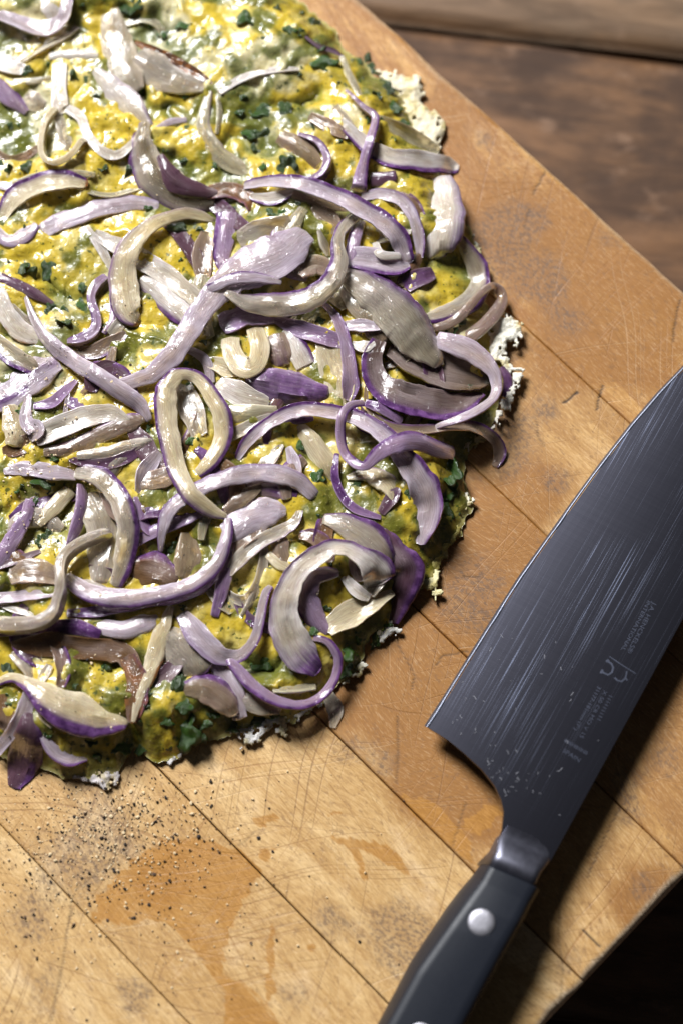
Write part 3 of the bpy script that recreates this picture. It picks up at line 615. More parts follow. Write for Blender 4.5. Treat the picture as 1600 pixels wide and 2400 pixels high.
S(0,'G','L',"640,1618,14 690,1612,26 740,1608,20",'pale')
S(4,'C','L',"534,1212,12 495,1195,34 448,1157,44 416,1103,46 400,1039,50 391,990,54 387,940,58 392,905,50 415,881,36 440,876,30 470,890,34 500,930,40 520,975,46 522,1025,46 497,1080,42 462,1112,24",'large pinched onion ring with one cream limb and one purple skinned limb', purple=.75, lift=1.6)
S(3,'L','L',"376,1294,12 380,1246,26 395,1199,34 430,1167,36 478,1138,40 540,1115,44 600,1106,46 660,1112,46 705,1130,44 740,1164,28",'smooth lilac onion rainbow arc crossing under the large pinched ring', purple=.55, lift=1)
S(2,'P','L',"308,1278,22 367,1243,30 430,1218,30 494,1195,12",'glossy violet onion splinter crossing beneath a lilac rainbow arc', purple=1.1)
S(1,'P','N',"320,1165,18 330,1205,24 346,1240,24 368,1258,14",'lilac', purple=.5)
S(1,'L','N',"374,1062,24 340,1105,42 324,1154,24",'lilac')
S(3,'L','R',"58,692,10 78,745,22 105,790,32 145,825,40 185,855,40 230,880,42 285,918,44 325,945,38 352,988,12",'long tapering lilac onion strip running diagonally past a peppered scrap', purple=.4, lift=1)
S(3,'P','R',"252,646,18 225,672,22 213,703,22 226,741,24 222,778,28 186,797,26 156,802,8",'crooked violet onion shred bent like a wishbone', purple=.75, th=2.6)
S(2,'P','L',"262,688,12 267,745,22 244,782,12",'purple', purple=.6)
S(1,'N','R',"168,815,18 215,826,36 265,803,36 296,780,16",'brown', purple=.6)
S(1,'T','N',"260,784,24 285,755,30 308,738,18",'pale')
S(1,'D','N',"0,648,24 45,668,30 85,690,28 124,712,14",'purple', purple=.2)
S(2,'W','R',"-5,680,34 18,738,46 50,776,50 94,792,32",'glossy grey white onion slab with an orange lower rim', char_edge=.5)
S(1,'T','N',"25,710,10 50,735,16 78,758,12",'strip')
S(3,'T','R',"-20,795,44 30,835,48 70,856,42 88,868,10",'pale onion slice with a thick magenta lower edge', purple=1.1)
S(1,'L','N',"128,842,60 75,882,92 30,915,80 -20,940,66",'crumpled lilac onion sheet dusted with pepper', purple=.35, cup=.1, patch=1)
S(3,'P','N',"180,892,10 150,920,26 120,945,28 80,952,18",'lilac', purple=.5)
S(2,'L','N',"160,922,10 152,978,12",'lilac')
S(1,'P','N',"160,938,24 184,950,36 204,958,22",'purple', purple=.6)
S(3,'W','N',"80,1025,50 150,998,58 220,974,50 264,968,40 304,988,14",'creamy white fibrous onion slice beside a curled grey strip')
S(2,'N','L',"100,1060,20 170,1050,42 240,1018,44 305,990,42 342,976,22",'grey violet onion slice with a bright wet ridge', purple=.5)
S(2,'T','N',"178,1068,20 250,1060,30 310,1045,32 360,1030,16",'pale')
S(1,'D','N',"160,1076,12 230,1090,28 300,1072,28 340,1044,10",'purple', purple=.3)
S(3,'L','N',"68,925,10 62,985,34 86,1010,42 72,1030,20",'small lilac onion knot stained brown at the base', char=.3)
S(1,'C','N',"24,950,40 40,1005,62 32,1044,40",'brown', char=.35)
S(1,'L','L',"10,1106,16 60,1098,38 120,1105,42 180,1114,32",'heavily peppered lilac grey onion slice with a rounded end')
S(3,'T','L',"176,1104,34 225,1112,50 270,1150,50 297,1208,52 300,1263,52 290,1320,48 270,1374,34",'peppered onion arch with a dark wine coloured glistening rim', purple=1.05, lift=1, cup=.2)
S(1,'T','N',"212,1155,56 240,1220,84 242,1300,80 236,1366,46",'wide grey onion sheet lying inside a wine rimmed arch')
S(3,'P','N',"190,1135,24 196,1180,36 182,1230,32 162,1280,14",'blunt violet onion wedge pointing down inside a wine rimmed arch', purple=.55)
S(2,'C','N',"164,1146,34 125,1190,38 90,1230,16",'beige onion scrap densely covered with pepper')
S(3,'P','N',"72,1170,24 60,1215,34 30,1265,40 -10,1330,38",'peppered pink violet onion strip running off beside browned scraps', purple=.35)
S(5,'T','N',"264,1247,14 217,1262,22 172,1286,24 146,1318,24 143,1360,22 142,1398,22 126,1436,26 90,1460,32 32,1466,36 -20,1461,36",'narrow S bent onion strip standing on edge with a cream rim', th=4.0, lift=1.2, purple=.25)
S(4,'L','R',"152,1348,26 190,1378,42 240,1398,48 300,1404,46 365,1395,42 430,1378,38 480,1350,36 515,1310,34 532,1260,30 536,1212,18",'great U shaped lilac onion slice with a violet underside', purple=.75, lift=1.2)
S(3,'P','N',"155,1438,20 225,1434,28 290,1424,26 350,1412,24 410,1404,26 470,1382,24 510,1340,22 538,1285,12",'deep purple onion strip shadowing the underside of a great U shaped slice', purple=1.1)
S(3,'P','N',"540,1278,20 525,1360,34 503,1444,20",'streaky violet onion tongue with a wet shine pointing downwards', purple=.55)
S(3,'T','L',"706,1192,12 690,1225,28 660,1245,32 610,1270,36 562,1310,36 536,1350,16",'glossy mauve onion band slanting down from the end of a rainbow arc', purple=.4)
S(2,'L','N',"528,1252,50 590,1212,82 640,1196,64 670,1194,30",'frosted lilac onion sheet under a rainbow arc')
S(2,'T','N',"530,1382,10 553,1404,24 580,1404,28 605,1368,26 618,1310,24 616,1268,18",'pale translucent onion hook lying in yellow egg')
S(1,'T','N',"566,1444,10 590,1405,18 606,1368,12",'pale')
S(2,'C','N',"628,1298,22 655,1318,32 682,1334,18",'pale')
S(1,'N','N',"648,1255,40 655,1290,50 664,1330,24",'brown', purple=.3)
S(2,'T','L',"662,1042,12 635,1075,34 610,1104,32",'lilac', purple=.3)
S(1,'L','N',"676,1048,18 690,1085,30 702,1125,14",'lilac')
S(1,'N','N',"528,1198,22 570,1165,38 614,1138,16",'lilac')
S(2,'C','N',"702,996,26 735,1045,56 766,1090,58 784,1120,24",'yellowish cream onion petal with brown streaks under a purple arc', char_start=.5, cup=.2)
S(2,'P','N',"662,986,14 700,985,20 735,981,10",'purple', purple=.7)
S(1,'T','N',"526,1028,26 580,1002,32 645,972,16",'pale')
S(0,'G','N',"515,966,32 580,970,44 650,964,26",'pale')
S(3,'P','N',"576,886,40 640,900,84 702,914,88 772,922,18",'plump violet onion petal streaked with white shine', purple=.6, cup=.28)
S(2,'W','N',"510,900,40 560,928,72 628,946,30",'white glistening onion slab beside a plump violet petal')
S(3,'C','N',"540,790,44 545,830,50 572,862,50 600,855,48 610,815,46 597,765,44",'creamy white onion tip folded into a tight U under a violet piece', lift=1)
S(1,'N','N',"642,785,54 655,825,64 662,856,36",'dark grey glossy onion piece between a cream fold and a white block', purple=.4)
S(2,'W','L',"668,772,18 695,810,50 718,856,52",'white onion block with a bright purple right edge', purple=.9)
S(2,'P','N',"636,746,16 700,770,40 760,790,42 810,806,28",'bluish violet translucent onion band crossing a cream slab', purple=.4)
S(3,'P','L',"736,702,8 776,728,20 799,767,28 812,815,30 818,860,36 820,905,42 812,938,24",'slender bowed mauve onion strip draped over a cream slab', purple=.5)
S(1,'C','N',"768,795,66 785,850,90 800,900,80 808,945,22",'broad fibrous cream onion slab standing upright')
S(2,'W','N',"824,805,12 850,812,32 878,804,10",'pale')
S(2,'C','N',"768,688,24 790,702,38 808,724,24",'pale')
S(1,'N','N',"732,488,36 770,515,52 794,545,30",'brown')
S(1,'T','N',"752,540,20 760,570,28 772,600,16",'pale')
S(2,'L','N',"-20,1405,28 40,1398,28 90,1392,26 136,1388,16",'slim white lilac onion strip passing behind an S bent strip')
S(1,'T','N',"-5,1416,10 40,1430,16 84,1444,10",'strip')
S(3,'P','N',"-20,1486,14 60,1478,22 125,1468,30 180,1470,38 238,1488,22",'shiny violet onion strip with a pale cut tip below an S bent strip', purple=.85)
S(2,'L','N',"228,1466,36 290,1476,46 340,1460,46 368,1442,10",'torn white lilac onion sheet behind a shiny violet strip')
S(1,'B','N',"26,1515,12 110,1510,58 200,1520,54 280,1528,54 325,1570,36",'large dark brown onion slice under a torn white sheet', char=.15)
S(1,'B','L',"300,1540,40 324,1600,54 318,1650,50 310,1694,10",'charred glossy onion corner beside a cream strip', char=.5, purple=.5)
S(2,'C','L',"404,1418,8 382,1470,36 364,1530,44 346,1590,34 326,1640,24 312,1694,8",'upright cream onion strip with a scorched orange edge', char_edge=.9)
S(3,'C','R',"-20,1608,14 25,1588,24 65,1602,36 115,1638,78 175,1668,94 240,1686,82 300,1696,14",'swollen purple bellied onion petal with a creamy upper half', purple=1.0, cup=.2, lift=.5)
S(1,'T','N',"30,1530,24 60,1560,32 78,1590,22",'pale')
S(1,'T','N',"118,1560,20 106,1580,26 95,1600,16",'lilac')
S(2,'L','N',"72,1606,20 56,1670,38 25,1720,32 -10,1765,24",'pale lilac onion strip slanting down over an indigo leaf')
S(1,'B','N',"0,1630,30 15,1685,44 10,1710,20",'brown')
S(1,'D','L',"70,1672,26 66,1740,74 56,1790,78 36,1846,8",'indigo mottled onion leaf hanging over the rim onto the board', purple=.8, cup=.2, drape=1)
S(2,'L','R',"98,1720,16 130,1765,36 165,1782,34 204,1778,12",'small arched lilac onion slice at the peppered lower rim', purple=.6)
S(0,'C','N',"88,1640,8 98,1680,12 122,1704,8",'strip')
S(1,'B','L',"306,1326,46 360,1338,92 416,1360,34",'tan onion petal with a blackish rim inside a great U shaped slice', purple=.6, cup=.2)
S(1,'N','N',"442,1250,36 440,1310,62 428,1354,34",'dark translucent onion flap inside a great U shaped slice')
S(1,'N','N',"25,1352,44 80,1340,62 138,1352,40",'shiny brownish grey onion flap beneath an S bent strip', char=.15)
S(0,'D','N',"-10,1332,14 50,1310,20 95,1292,10",'purple')
S(2,'L','N',"416,816,12 455,825,20 485,850,26 494,898,22",'thin lilac grey onion arc behind the large pinched ring')
S(0,'C','N',"492,848,30 530,862,46 566,872,26",'pale')
S(1,'T','N',"786,250,20 812,290,32 838,335,24",'pale')
S(0,'N','N',"726,272,22 780,300,34 816,318,20",'brown')
S(1,'D','N',"708,80,6 745,108,12 780,118,14 804,132,6",'wispy dark violet onion thread on herb flecked egg', purple=.3)
S(0,'G','N',"800,130,12 820,180,20 848,235,14",'strip')
S(0,'T','N',"430,900,40 450,960,60 470,1020,40",'pale')
S(0,'N','N',"330,1130,40 380,1120,50 430,1090,40",'brown')
S(0,'T','N',"560,560,40 620,540,60 680,520,40",'pale')
S(0,'N','N',"700,640,50 740,620,60 790,640,40",'brown')
S(0,'T','N',"880,560,40 920,545,50 960,540,30",'pale')
S(0,'N','N',"520,1300,40 560,1260,60 610,1240,40",'brown')
S(0,'T','N',"860,1390,40 880,1360,50 910,1330,30",'pale')
S(0,'N','N',"830,690,50 870,760,60 900,800,40",'brown')

for k in range(46):                            # small pieces lying deep in the heap
    while True:
        x, y = random.uniform(20, 1060), random.uniform(480, 1600); a, b = P(x, y); e = float(r_of(np.array(math.atan2(b-cy, a-cx)))-math.hypot(a-cx, b-cy))
        if e > 0.016: break
    a = random.uniform(0, 6.28); L = random.uniform(40, 85); bend = random.uniform(-.5, .5); w = random.uniform(26, 52)
    pts = ' '.join('%.0f,%.0f,%.0f' % (x+math.cos(a+bend*t)*L*t, y+math.sin(a+bend*t)*L*t, w*(1-0.45*t*t)) for t in (-1, -.3, .4, 1))
    q = random.choice([('T', 'pale'), ('G', 'pale'), ('N', 'brown'), ('D', 'purple'), ('B', 'brown')]); S(-1, q[0], random.choice('LRN'), pts, q[1], purple=random.uniform(0, .7))
def catmull(pts, n):
    p = np.vstack([2*pts[0]-pts[1], pts, 2*pts[-1]-pts[-2]]); k = len(pts)-1
    t = np.linspace(0, k, n); i = np.minimum(t.astype(int), k-1); f = (t-i)[:, None]
    a, b, c, d = p[i], p[i+1], p[i+2], p[i+3]
    return 0.5*((2*b)+(-a+c)*f+(2*a-5*b+4*c-d)*f**2+(-a+3*b-3*c+d)*f**3)
def gsm(a, s):
    r = int(max(1, 3*s)); k = np.exp(-0.5*(np.arange(-r, r+1)/s)**2); k /= k.sum()
    return np.convolve(np.pad(a, r, mode='edge'), k, 'valid')
M_ = 20
phi = np.linspace(0, 2*np.pi, M_, endpoint=False)
def sup(v, e): return np.sign(v)*np.abs(v)**e
_top = np.array([.95, .8, .42, 0, -.42, -.8, -.95])
SX = np.concatenate([[1, 1], _top, [-1, -1, -1], -_top, [1]]); SZ = np.concatenate([[0, .70], [1]*7, [.70, 0, -.70], [-1]*7, [-.70]])
def short(l):
    for k in (' with ', ' lying', ' beside', ' under', ' over ', ' on ', ' at ', ' in ', ' that ', ' below', ' ending', ' inside', ' passing', ' crossing', ' hanging', ' pointing', ' running', ' slanting', ' curled', ' nested', ' draped', ' standing', ' between', ' shadowing', ' curling',
              ' tapering', ' peppered on', ' enclosed', ' hooking', ' drooping', ' broadening', ' twisted into', ' fanning', ' widening', ' hugging', ' reaching', ' bent', ' swooping', ' hooked', ' folded', ' backed', ' shaped', ' behind', ' dusted', ' studded', ' stained', ' densely'):
        l = l.split(k)[0]
    return l
ADJ = {'K': 'dark', 'J': 'dark', 'Q': 'greyish', 'T': 'pale translucent', 'G': 'yellowish see-through', 'W': 'small white', 'C': 'cream coloured', 'N': 'greyish brown', 'B': 'soft brown', 'D': 'dark plum', 'P': 'violet', 'L': 'lilac'}
NAMED = [(np.array([[float(q) for q in t.split(',')[:2]] for t in r[4].split()]), r[5]) for r in SL if r[5] not in CLS]
def scrap_label(tone, cls, spec):
    c = np.array([[float(q) for q in t.split(',')[:2]] for t in spec.split()]).mean(0)
    d = [np.hypot(*(p-c).T).min() for p, l in NAMED]; l = short(NAMED[int(np.argmin(d))][1])
    l = {'great U': 'great U shaped lilac slice', 'V': 'V shaped lilac slice', 'long': 'long tapering lilac strip', 'thick': 'thick C shaped white slice', 'short white': 'short white hooked tip', 'narrow S': 'narrow S bent strip', 'shiny brownish grey onion flap beneath an S': 'shiny brownish grey flap', 'cream onion arch peppered': 'peppered cream arch', 'plump violet onion petal streaked': 'plump violet petal', 'greenish grey onion slice curving down': 'greenish grey slice'}.get(l, l)
    return ' '.join(('%s onion %s next to the %s' % (ADJ[tone], 'strip' if cls == 'strip' else 'scrap', l)).split()[:16])
for si, (layer, _i, tone, side, spec, label, o) in enumerate(sorted(SL, key=lambda q: (q[0], q[1]))):
    arr = np.array([[float(q) for q in t.split(',')] for t in spec.split()])
    ln_px = np.hypot(*np.diff(arr[:, :2], axis=0).T).sum(); n = int(np.clip(ln_px/6, 14, 110))
    arr[0, 2] = max(arr[0, 2], 0.40*arr[1, 2]); arr[-1, 2] = max(arr[-1, 2], 0.40*arr[-2, 2]); cv = catmull(arr, n); w = np.clip(cv[:, 2], 5, None)*PX*0.97
    thk = np.clip(w*0.15, 0.00045, 0.0009) if 'th' not in o else np.full(n, o['th']*0.001)
    thk = thk*(0.9+0.3*vnoise(np.arange(n)*0.12+si, np.zeros(n), 3))
    endt = np.minimum(np.arange(n), np.arange(n)[::-1]); thk = thk*np.clip(0.55+endt*0.12, 0, 1)
    zc = np.full(n, 0.010)
    ds = ln_px*PX/(n-1)
    for it in range(3):
        x, y = P(cv[:, 0], cv[:, 1], zc); x = gsm(x, 1.2) if n > 30 else x; y = gsm(y, 1.2) if n > 30 else y
        tx_, ty_ = np.gradient(x), np.gradient(y); l = np.hypot(tx_, ty_)+1e-12; tx_, ty_ = tx_/l, ty_/l
        nx, ny = -ty_, tx_                                   # left of travel, seen from above
        hs = np.stack([sampleH(x+nx*w*s, y+ny*w*s) for s in (-.42, -.2, 0, .2, .42)])
        zr = hs.max(0)*0.55+np.sort(hs, 0)[2]*0.45
        k = max(1, int(0.0016/ds)); zmx = np.array([zr[max(0, i-k):i+k+1].max() for i in range(n)])
        sm = (0.0016 if o.get('drape') else 0.0034)/ds
        zz = gsm(zmx, sm)
        zz = np.maximum(zz, zr-0.0007)
        lift = (o.get('lift', 0)*0.0018+0.0007*max(0, layer-2))*np.sin(np.pi*np.linspace(0, 1, n))**0.8
        zc = gsm(zz, 1.0)-0.0002+thk*0.35+lift
    # roll: hold the two sides of the slice against what is beneath them, plus a lazy natural twist
    hl, hr = gsm(hs[0], 0.003/ds), gsm(hs[-1], 0.003/ds)
    roll = np.clip(np.arctan2(hl-hr, w)*0.5, -.45, .45)+(fbm(np.arange(n)*0.0035/0.35*ds*60+si*3.7, np.zeros(n)+si, 7, 2)-.5)*1.1*np.clip(0.0045/w, 0.2, 1)
    dist_ = np.cumsum(np.full(n, ds))
    wob = 1+(fbm(dist_*330+si*3, np.zeros(n)+si, 9, 3)-.5)*0.30; wobR = 1+(fbm(dist_*330+si*3, np.zeros(n)+5+si, 14, 3)-.5)*0.30
    off = SX[None, :]*w[:, None]*0.5*np.where(SX[None, :] > 0, wob[:, None], wobR[:, None])
    cupv = o.get('cup', random.choice((-0.12, -0.07, 0.06, 0.14, 0.18)))*w; sgn = 1
    zoff = SZ[None, :]*thk[:, None]*0.5+cupv[:, None]*(0.45-(SX[None, :]**2))
    rip = (fbm(dist_[:, None]*170+si*5, SX[None, :]*1.1*np.clip(w[:, None]/0.005, .6, 2.5)+si, 13, 2)-.5)*0.0013*np.clip(w[:, None]/0.006, .2, 1.4); zoff = zoff+rip
    cr_, sr_ = np.cos(roll)[:, None], np.sin(roll)[:, None]
    lx = off*cr_-zoff*sr_*1.0; lz = off*sr_+zoff*cr_
    VX = x[:, None]+nx[:, None]*lx; VY = y[:, None]+ny[:, None]*lx; VZ = zc[:, None]+lz
    # close ends
    for e, s in ((0, -1), (n-1, 1)):
        cxx, cyy, czz = VX[e].mean(), VY[e].mean(), VZ[e].mean()
    low = np.minimum(VZ.min(), 0.0002)
    VZ = np.maximum(VZ, 0.0003+0.00025*np.abs(SZ[None, :]))  # never below the board
    mx, my, mz = float(x.mean()), float(y.mean()), float(VZ.min())
    v = np.stack([VX-mx, VY-my, VZ-mz], -1).reshape(-1, 3)
    f = grid_faces(n, M_, True); base = len(v)
    v = np.concatenate([v, [[(VX[0].mean()-tx_[0]*w[0]*0.10)-mx, (VY[0].mean()-ty_[0]*w[0]*0.10)-my, VZ[0].mean()-mz], [(VX[-1].mean()+tx_[-1]*w[-1]*0.10)-mx, (VY[-1].mean()+ty_[-1]*w[-1]*0.10)-my, VZ[-1].mean()-mz]]])
    for a in range(M_):
        b = (a+1) % M_; f.append((base, a, b)); f.append((base+1, (n-1)*M_+b, (n-1)*M_+a))
    # pigment: purple skin along one side, in patches, charring at tips or edges
    s_ = np.broadcast_to(SX[None, :], (n, M_)); ends = np.broadcast_to(np.linspace(0, 1, n)[:, None], (n, M_))
    pv = o.get('purple', 0.0); var = 0.85+0.35*(fbm(dist_[:, None]*70+si*2.3, s_*0.6+si, 17, 3)-.3)
    if side == 'L': pu = (0.55*sstep(-0.3, 1.0, s_)+0.85*sstep(0.50, 0.95, s_))*pv
    elif side == 'R': pu = (0.55*sstep(-0.3, 1.0, -s_)+0.85*sstep(0.50, 0.95, -s_))*pv
    else: pu = np.full((n, M_), pv)*(1-0.55*sstep(0.7, 1.0, np.abs(s_)))
    pu = pu*np.clip(var, 0.3, 1.3)*(0.70+0.6*(ends if (si*7) % 3 else 1-ends))
    if o.get('patch'): pu = pu*sstep(0.45, 0.65, fbm(dist_[:, None]*150, s_*2+si, 19, 3))*2
    if o.get('purple_start'): pu = np.maximum(pu, o['purple_start']*sstep(0.22, 0.0, ends)*0.9)
    chv = np.full((n, M_), o.get('char', 0.0))
    if o.get('char_end'): chv = np.maximum(chv, o['char_end']*sstep(0.93, 1.0, ends))
    if o.get('char_start'): chv = np.maximum(chv, o['char_start']*sstep(0.25, 0.0, ends))
    if o.get('char_edge'): chv = np.maximum(chv, o['char_edge']*sstep(0.45, 1.0, s_ if side == 'L' else -s_)*sstep(0.15, 0.5, ends)); pu = pu*0
    base_c = np.array(TONE[tone])*(0.94+0.12*random.random())
    vc = fbm(dist_[:, None]*90+si*7, s_*0.8+si*3, 23, 3)
    A1 = np.array((0.50, 0.41, 0.20)) if tone in 'GCTWN' else np.array((0.54, 0.46, 0.46))
    amt = (sstep(0.45, 0.75, vc)*(0.40 if tone in 'GTN' else 0.30))[..., None]
    if o.get('blotch'): amt = np.maximum(amt, (sstep(0.6, 0.0, np.abs(s_-0.25))*0.85)[..., None]); A1 = np.array((0.26, 0.19, 0.07))
    col = base_c[None, None]*(1-amt)+A1[None, None]*amt
    ctr = (0.34*sstep(0.75, 0.0, np.abs(s_))*(1 if tone in 'LWCP' else 0))[..., None]; col = col*(1-ctr)+col*np.array((0.78, 0.72, 0.55))[None, None]*ctr
    if o.get('slate'): col = col*(1-(sstep(0.3, .9, s_)*0.5)[..., None])+np.array((0.16, 0.17, 0.20))[None, None]*(sstep(0.3, .9, s_)*0.5)[..., None]
    fl = lambda a: np.concatenate([np.ravel(a), [np.ravel(a[0]).mean(), np.ravel(a[-1]).mean()]])
    cc = np.concatenate([col.reshape(-1, 3), [col[0].mean(0), col[-1].mean(0)]])
    uv = np.stack([fl(np.broadcast_to(dist_[:, None]*1000+si*31, (n, M_))), fl(s_*np.clip(w[:, None]/0.005, .5, 3)+si)], -1)
    ob = mesh_from('onion_slice', v, f, M_on, cols=cc, uv=uv, attrs={'purple': fl(pu), 'char': fl(chv), 'clear': fl((1-0.5*sstep(0.6, 1.0, np.abs(s_)))*np.full((n, M_), {'G': .78, 'T': .78, 'N': .72, 'W': .45, 'L': .52, 'C': .52, 'P': .45, 'B': .4, 'D': .2, 'K': .35, 'J': .2, 'Q': .6}[tone]))}, loc=(mx, my, T+mz))
    ob.data.set_sharp_from_angle(angle=math.radians(38))
    if label in CLS: tag(ob, scrap_label(tone, label, spec), 'onion slice', CLS[label][1])
    else: tag(ob, label, 'onion slice')
    # stamp the slice into the height map
    for s in np.linspace(-1, 1, max(5, int(w.max()/RS*1.6))):
        px_, py_ = x+nx*w*0.5*s, y+ny*w*0.5*s
        pz_ = zc+thk*0.5*max(0.0, 1-abs(s)**6)+cupv*(0.45-s*s)+np.sin(roll)*w*0.5*s
        for rep in (0.0, 0.5):
            qx = px_[:-1]*(1-rep)+px_[1:]*rep; qy = py_[:-1]*(1-rep)+py_[1:]*rep; qz = pz_[:-1]*(1-rep)+pz_[1:]*rep
            gi = ((qx-X0)/RS).astype(int); gj = ((qy-Y0)/RS).astype(int); ok = (gi >= 0) & (gi < H.shape[0]) & (gj >= 0) & (gj < H.shape[1])
            np.maximum.at(H, (gi[ok], gj[ok]), qz[ok])

# ================================================================== KITCHEN KNIFE
def mat_steel():
    m = NT('blade_steel'); tc = m.coords('Object')
    def mp(sc): a = m.new('ShaderNodeMapping'); a.inputs['Scale'].default_value = sc; m.link(tc, a.inputs[0]); return a.outputs[0]
    scr = m.noise(mp((11, 2300, 1)), 1.0, 3, 0.65); scr2 = m.noise(mp((22, 4600, 1)), 1.0, 2, 0.5)
    msk = m.noise(mp((16, 34, 1)), 1.0, 3, 0.55); zone = m.attr('scratch').outputs['Fac']
    brush = m.noise(mp((3600, 14, 1)), 1.0, 2, 0.6)
    s = m.math('MULTIPLY', m.ramp(m.math('MAXIMUM', scr, m.math('MULTIPLY', scr2, 0.97)), 0.58, 0.70), m.math('MULTIPLY', m.ramp(msk, 0.35, 0.62), zone))
    c = m.mix(m.ramp(brush, 0.3, 0.7), (0.070, 0.070, 0.090), (0.078, 0.078, 0.099))
    c = m.mix(m.math('MULTIPLY', s, 0.5), c, (0.24, 0.28, 0.40))
    h = m.math('ADD', m.math('MULTIPLY', brush, 0.08), m.math('MULTIPLY', s, -1.0))
    return m.set(color=c, metal=1.0, rough=m.math('ADD', 0.26, m.math('MULTIPLY', s, 0.16)), normal=m.bump(h, 0.03, 0.0002))
M_steel = mat_steel()
def simple(name, color, rough, metal=0.0, bump=0.0, scale=900, coat=0.0, spec=0.5):
    m = NT(name); co = m.coords('Object'); n = m.noise(co, scale, 4, 0.6)
    c = m.mix(m.ramp(n, 0.3, 0.75, 0, 0.14), color, tuple(min(1, q*1.5) for q in color))
    return m.set(color=c, rough=m.ramp(n, 0.3, 0.7, rough*0.96, rough*1.04), metal=metal, coat=coat, spec=spec, normal=m.bump(n, bump, 0.0003))
M_bol = simple('bolster_steel', (0.17, 0.17, 0.21), 0.42, 1.0, 0.02, 700)
M_edge = simple('honed_edge', (0.20, 0.215, 0.27), 0.48, 1.0, 0.15, 1500)
M_han = simple('black_handle', (0.009, 0.011, 0.017), 0.46, 0.0, 0.05, 1600, spec=0.32)
M_riv = simple('rivet_metal', (0.46, 0.45, 0.49), 0.55, 1.0, 0.3, 1200)
M_eng = simple('etched_mark', (0.088, 0.096, 0.130), 0.38, 1.0, 0.0)
# knife axis: spine line in the photo
ZK = 0.0085
ax0 = np.array(P(1306, 1984, ZK)).ravel(); ax1 = np.array(P(1600, 1445, ZK)).ravel()
KD = (ax1-ax0)/np.linalg.norm(ax1-ax0); KA = math.atan2(KD[1], KD[0])
ROLL = math.radians(5.5)                     # cutting edge lies lower than the spine
knife = empty('kitchen_knife', (float(ax0[0]), float(ax0[1]), T), KA)
tag(knife, 'broad bladed steel kitchen knife with black riveted handle lying across the board', 'knife')
def zk_at(ly): return 0.0105+min(0.0, -ly)*0 - max(0.0, ly)*math.tan(ROLL)   # local y grows from spine to edge
def K(x, y):
    """photo point on the knife -> local x (towards the tip), local y (towards the edge)"""
    z = 0.0085
    for _ in range(4):
        X_, Y_ = P(x, y, z); dx, dy = float(X_)-ax0[0], float(Y_)-ax0[1]
        lx = dx*KD[0]+dy*KD[1]; ly = -dx*KD[1]+dy*KD[0]; z = zk_at(ly)
    return lx, ly
EDGE = [K(*q) for q in ((995, 1702), (1040, 1632), (1095, 1543), (1155, 1447), (1215, 1352), (1256, 1295), (1330, 1190), (1400, 1093), (1476, 995), (1540, 920), (1600, 858))]
tipx = EDGE[-1][0]+0.085
ex, ey = EDGE[-1]; sl = (EDGE[-1][1]-EDGE[-2][1])/(EDGE[-1][0]-EDGE[-2][0])
for t in np.linspace(0.15, 1, 9):
    EDGE.append((ex+(tipx-ex)*t, ey*(1-t**1.7)+(sl*(tipx-ex)*t)*(1-t)*0.6))
HEEL = [K(*q) for q in ((1050, 1737), (1087, 1768), (1128, 1806), (1157, 1843), (1172, 1876), (1178, 1905), (1174, 1948))]
BOLT = K(1290, 2012)
# blade: rows across from edge to spine
xs_e = np.array([e[0] for e in EDGE]); ys_e = np.array([e[1] for e in EDGE])
hx = np.array([HEEL[-1-i][0] for i in range(len(HEEL))]+[EDGE[0][0]]); hy = np.array([HEEL[-1-i][1] for i in range(len(HEEL))]+[EDGE[0][1]])
cols_x = np.unique(np.concatenate([np.linspace(BOLT[0], EDGE[0][0], 26), xs_e, np.linspace(EDGE[0][0], tipx, 60)]))
def top_y(x):
    return float(np.interp(x, xs_e, ys_e)) if x >= EDGE[0][0] else None
# outline polygon (edge -> heel -> spine), filled as a fine strip mesh between spine (y=0) and the outer contour, param by arclength
cont = [(BOLT[0]-0.001, HEEL[-1][1])]+[HEEL[-1-i] for i in range(len(HEEL))]+EDGE
cont = np.array(cont); cum = np.concatenate([[0], np.cumsum(np.hypot(*np.diff(cont, axis=0).T))])
tt = np.unique(np.concatenate([np.linspace(0, cum[-1], 170), cum])); cxs = np.interp(tt, cum, cont[:, 0]); cys = np.interp(tt, cum, cont[:, 1])
cys = np.where(tt >= cum[len(HEEL)+1]-1e-9, np.maximum(cys-0.00095, 0.0002), cys)      # room for the honed bevel
spx = np.interp(tt, [0, cum[len(HEEL)+1], cum[-1]], [BOLT[0]-0.001, EDGE[0][0]+0.006, tipx])
belly = lambda y: 0.0007*max(0.0, 1-(2*y/0.052-1)**2)
nr = 22; fr_ = np.linspace(0, 1, nr); bev = 0.0011
top = []; scr = []
for i in range(len(tt)):
    for q in fr_:
        X_, Y_ = spx[i]*(1-q)+cxs[i]*q, cys[i]*q
        half = 0.0011*(1-0.80*Y_/0.052)+belly(Y_); top.append((X_, Y_, zk_at(Y_)+half)); scr.append((X_, Y_, half))
top = np.array(top); half = np.array([s[2] for s in scr]); bot = top.copy(); bot[:, 2] -= 2*half
f = grid_faces(len(tt), nr); nv = len(top); f2 = [tuple(a+nv for a in q[::-1]) for q in f]
n = len(tt); f3 = []
for a in range(n-1):
    f3.append((a*nr+nr-1, (a+1)*nr+nr-1, (a+1)*nr+nr-1+nv, a*nr+nr-1+nv)); f3.append(((a+1)*nr, a*nr, a*nr+nv, (a+1)*nr+nv))
for a in range(nr-1):
    f3.append((a, a+1, a+1+nv, a+nv)); e = (n-1)*nr; f3.append((e+a+1, e+a, e+a+nv, e+a+1+nv))
zn = sstep(EDGE[0][0]-0.012, EDGE[0][0]+0.02, np.concatenate([top, bot])[:, 0]+ (0.5-np.concatenate([top, bot])[:, 1]/0.05)*0.03)
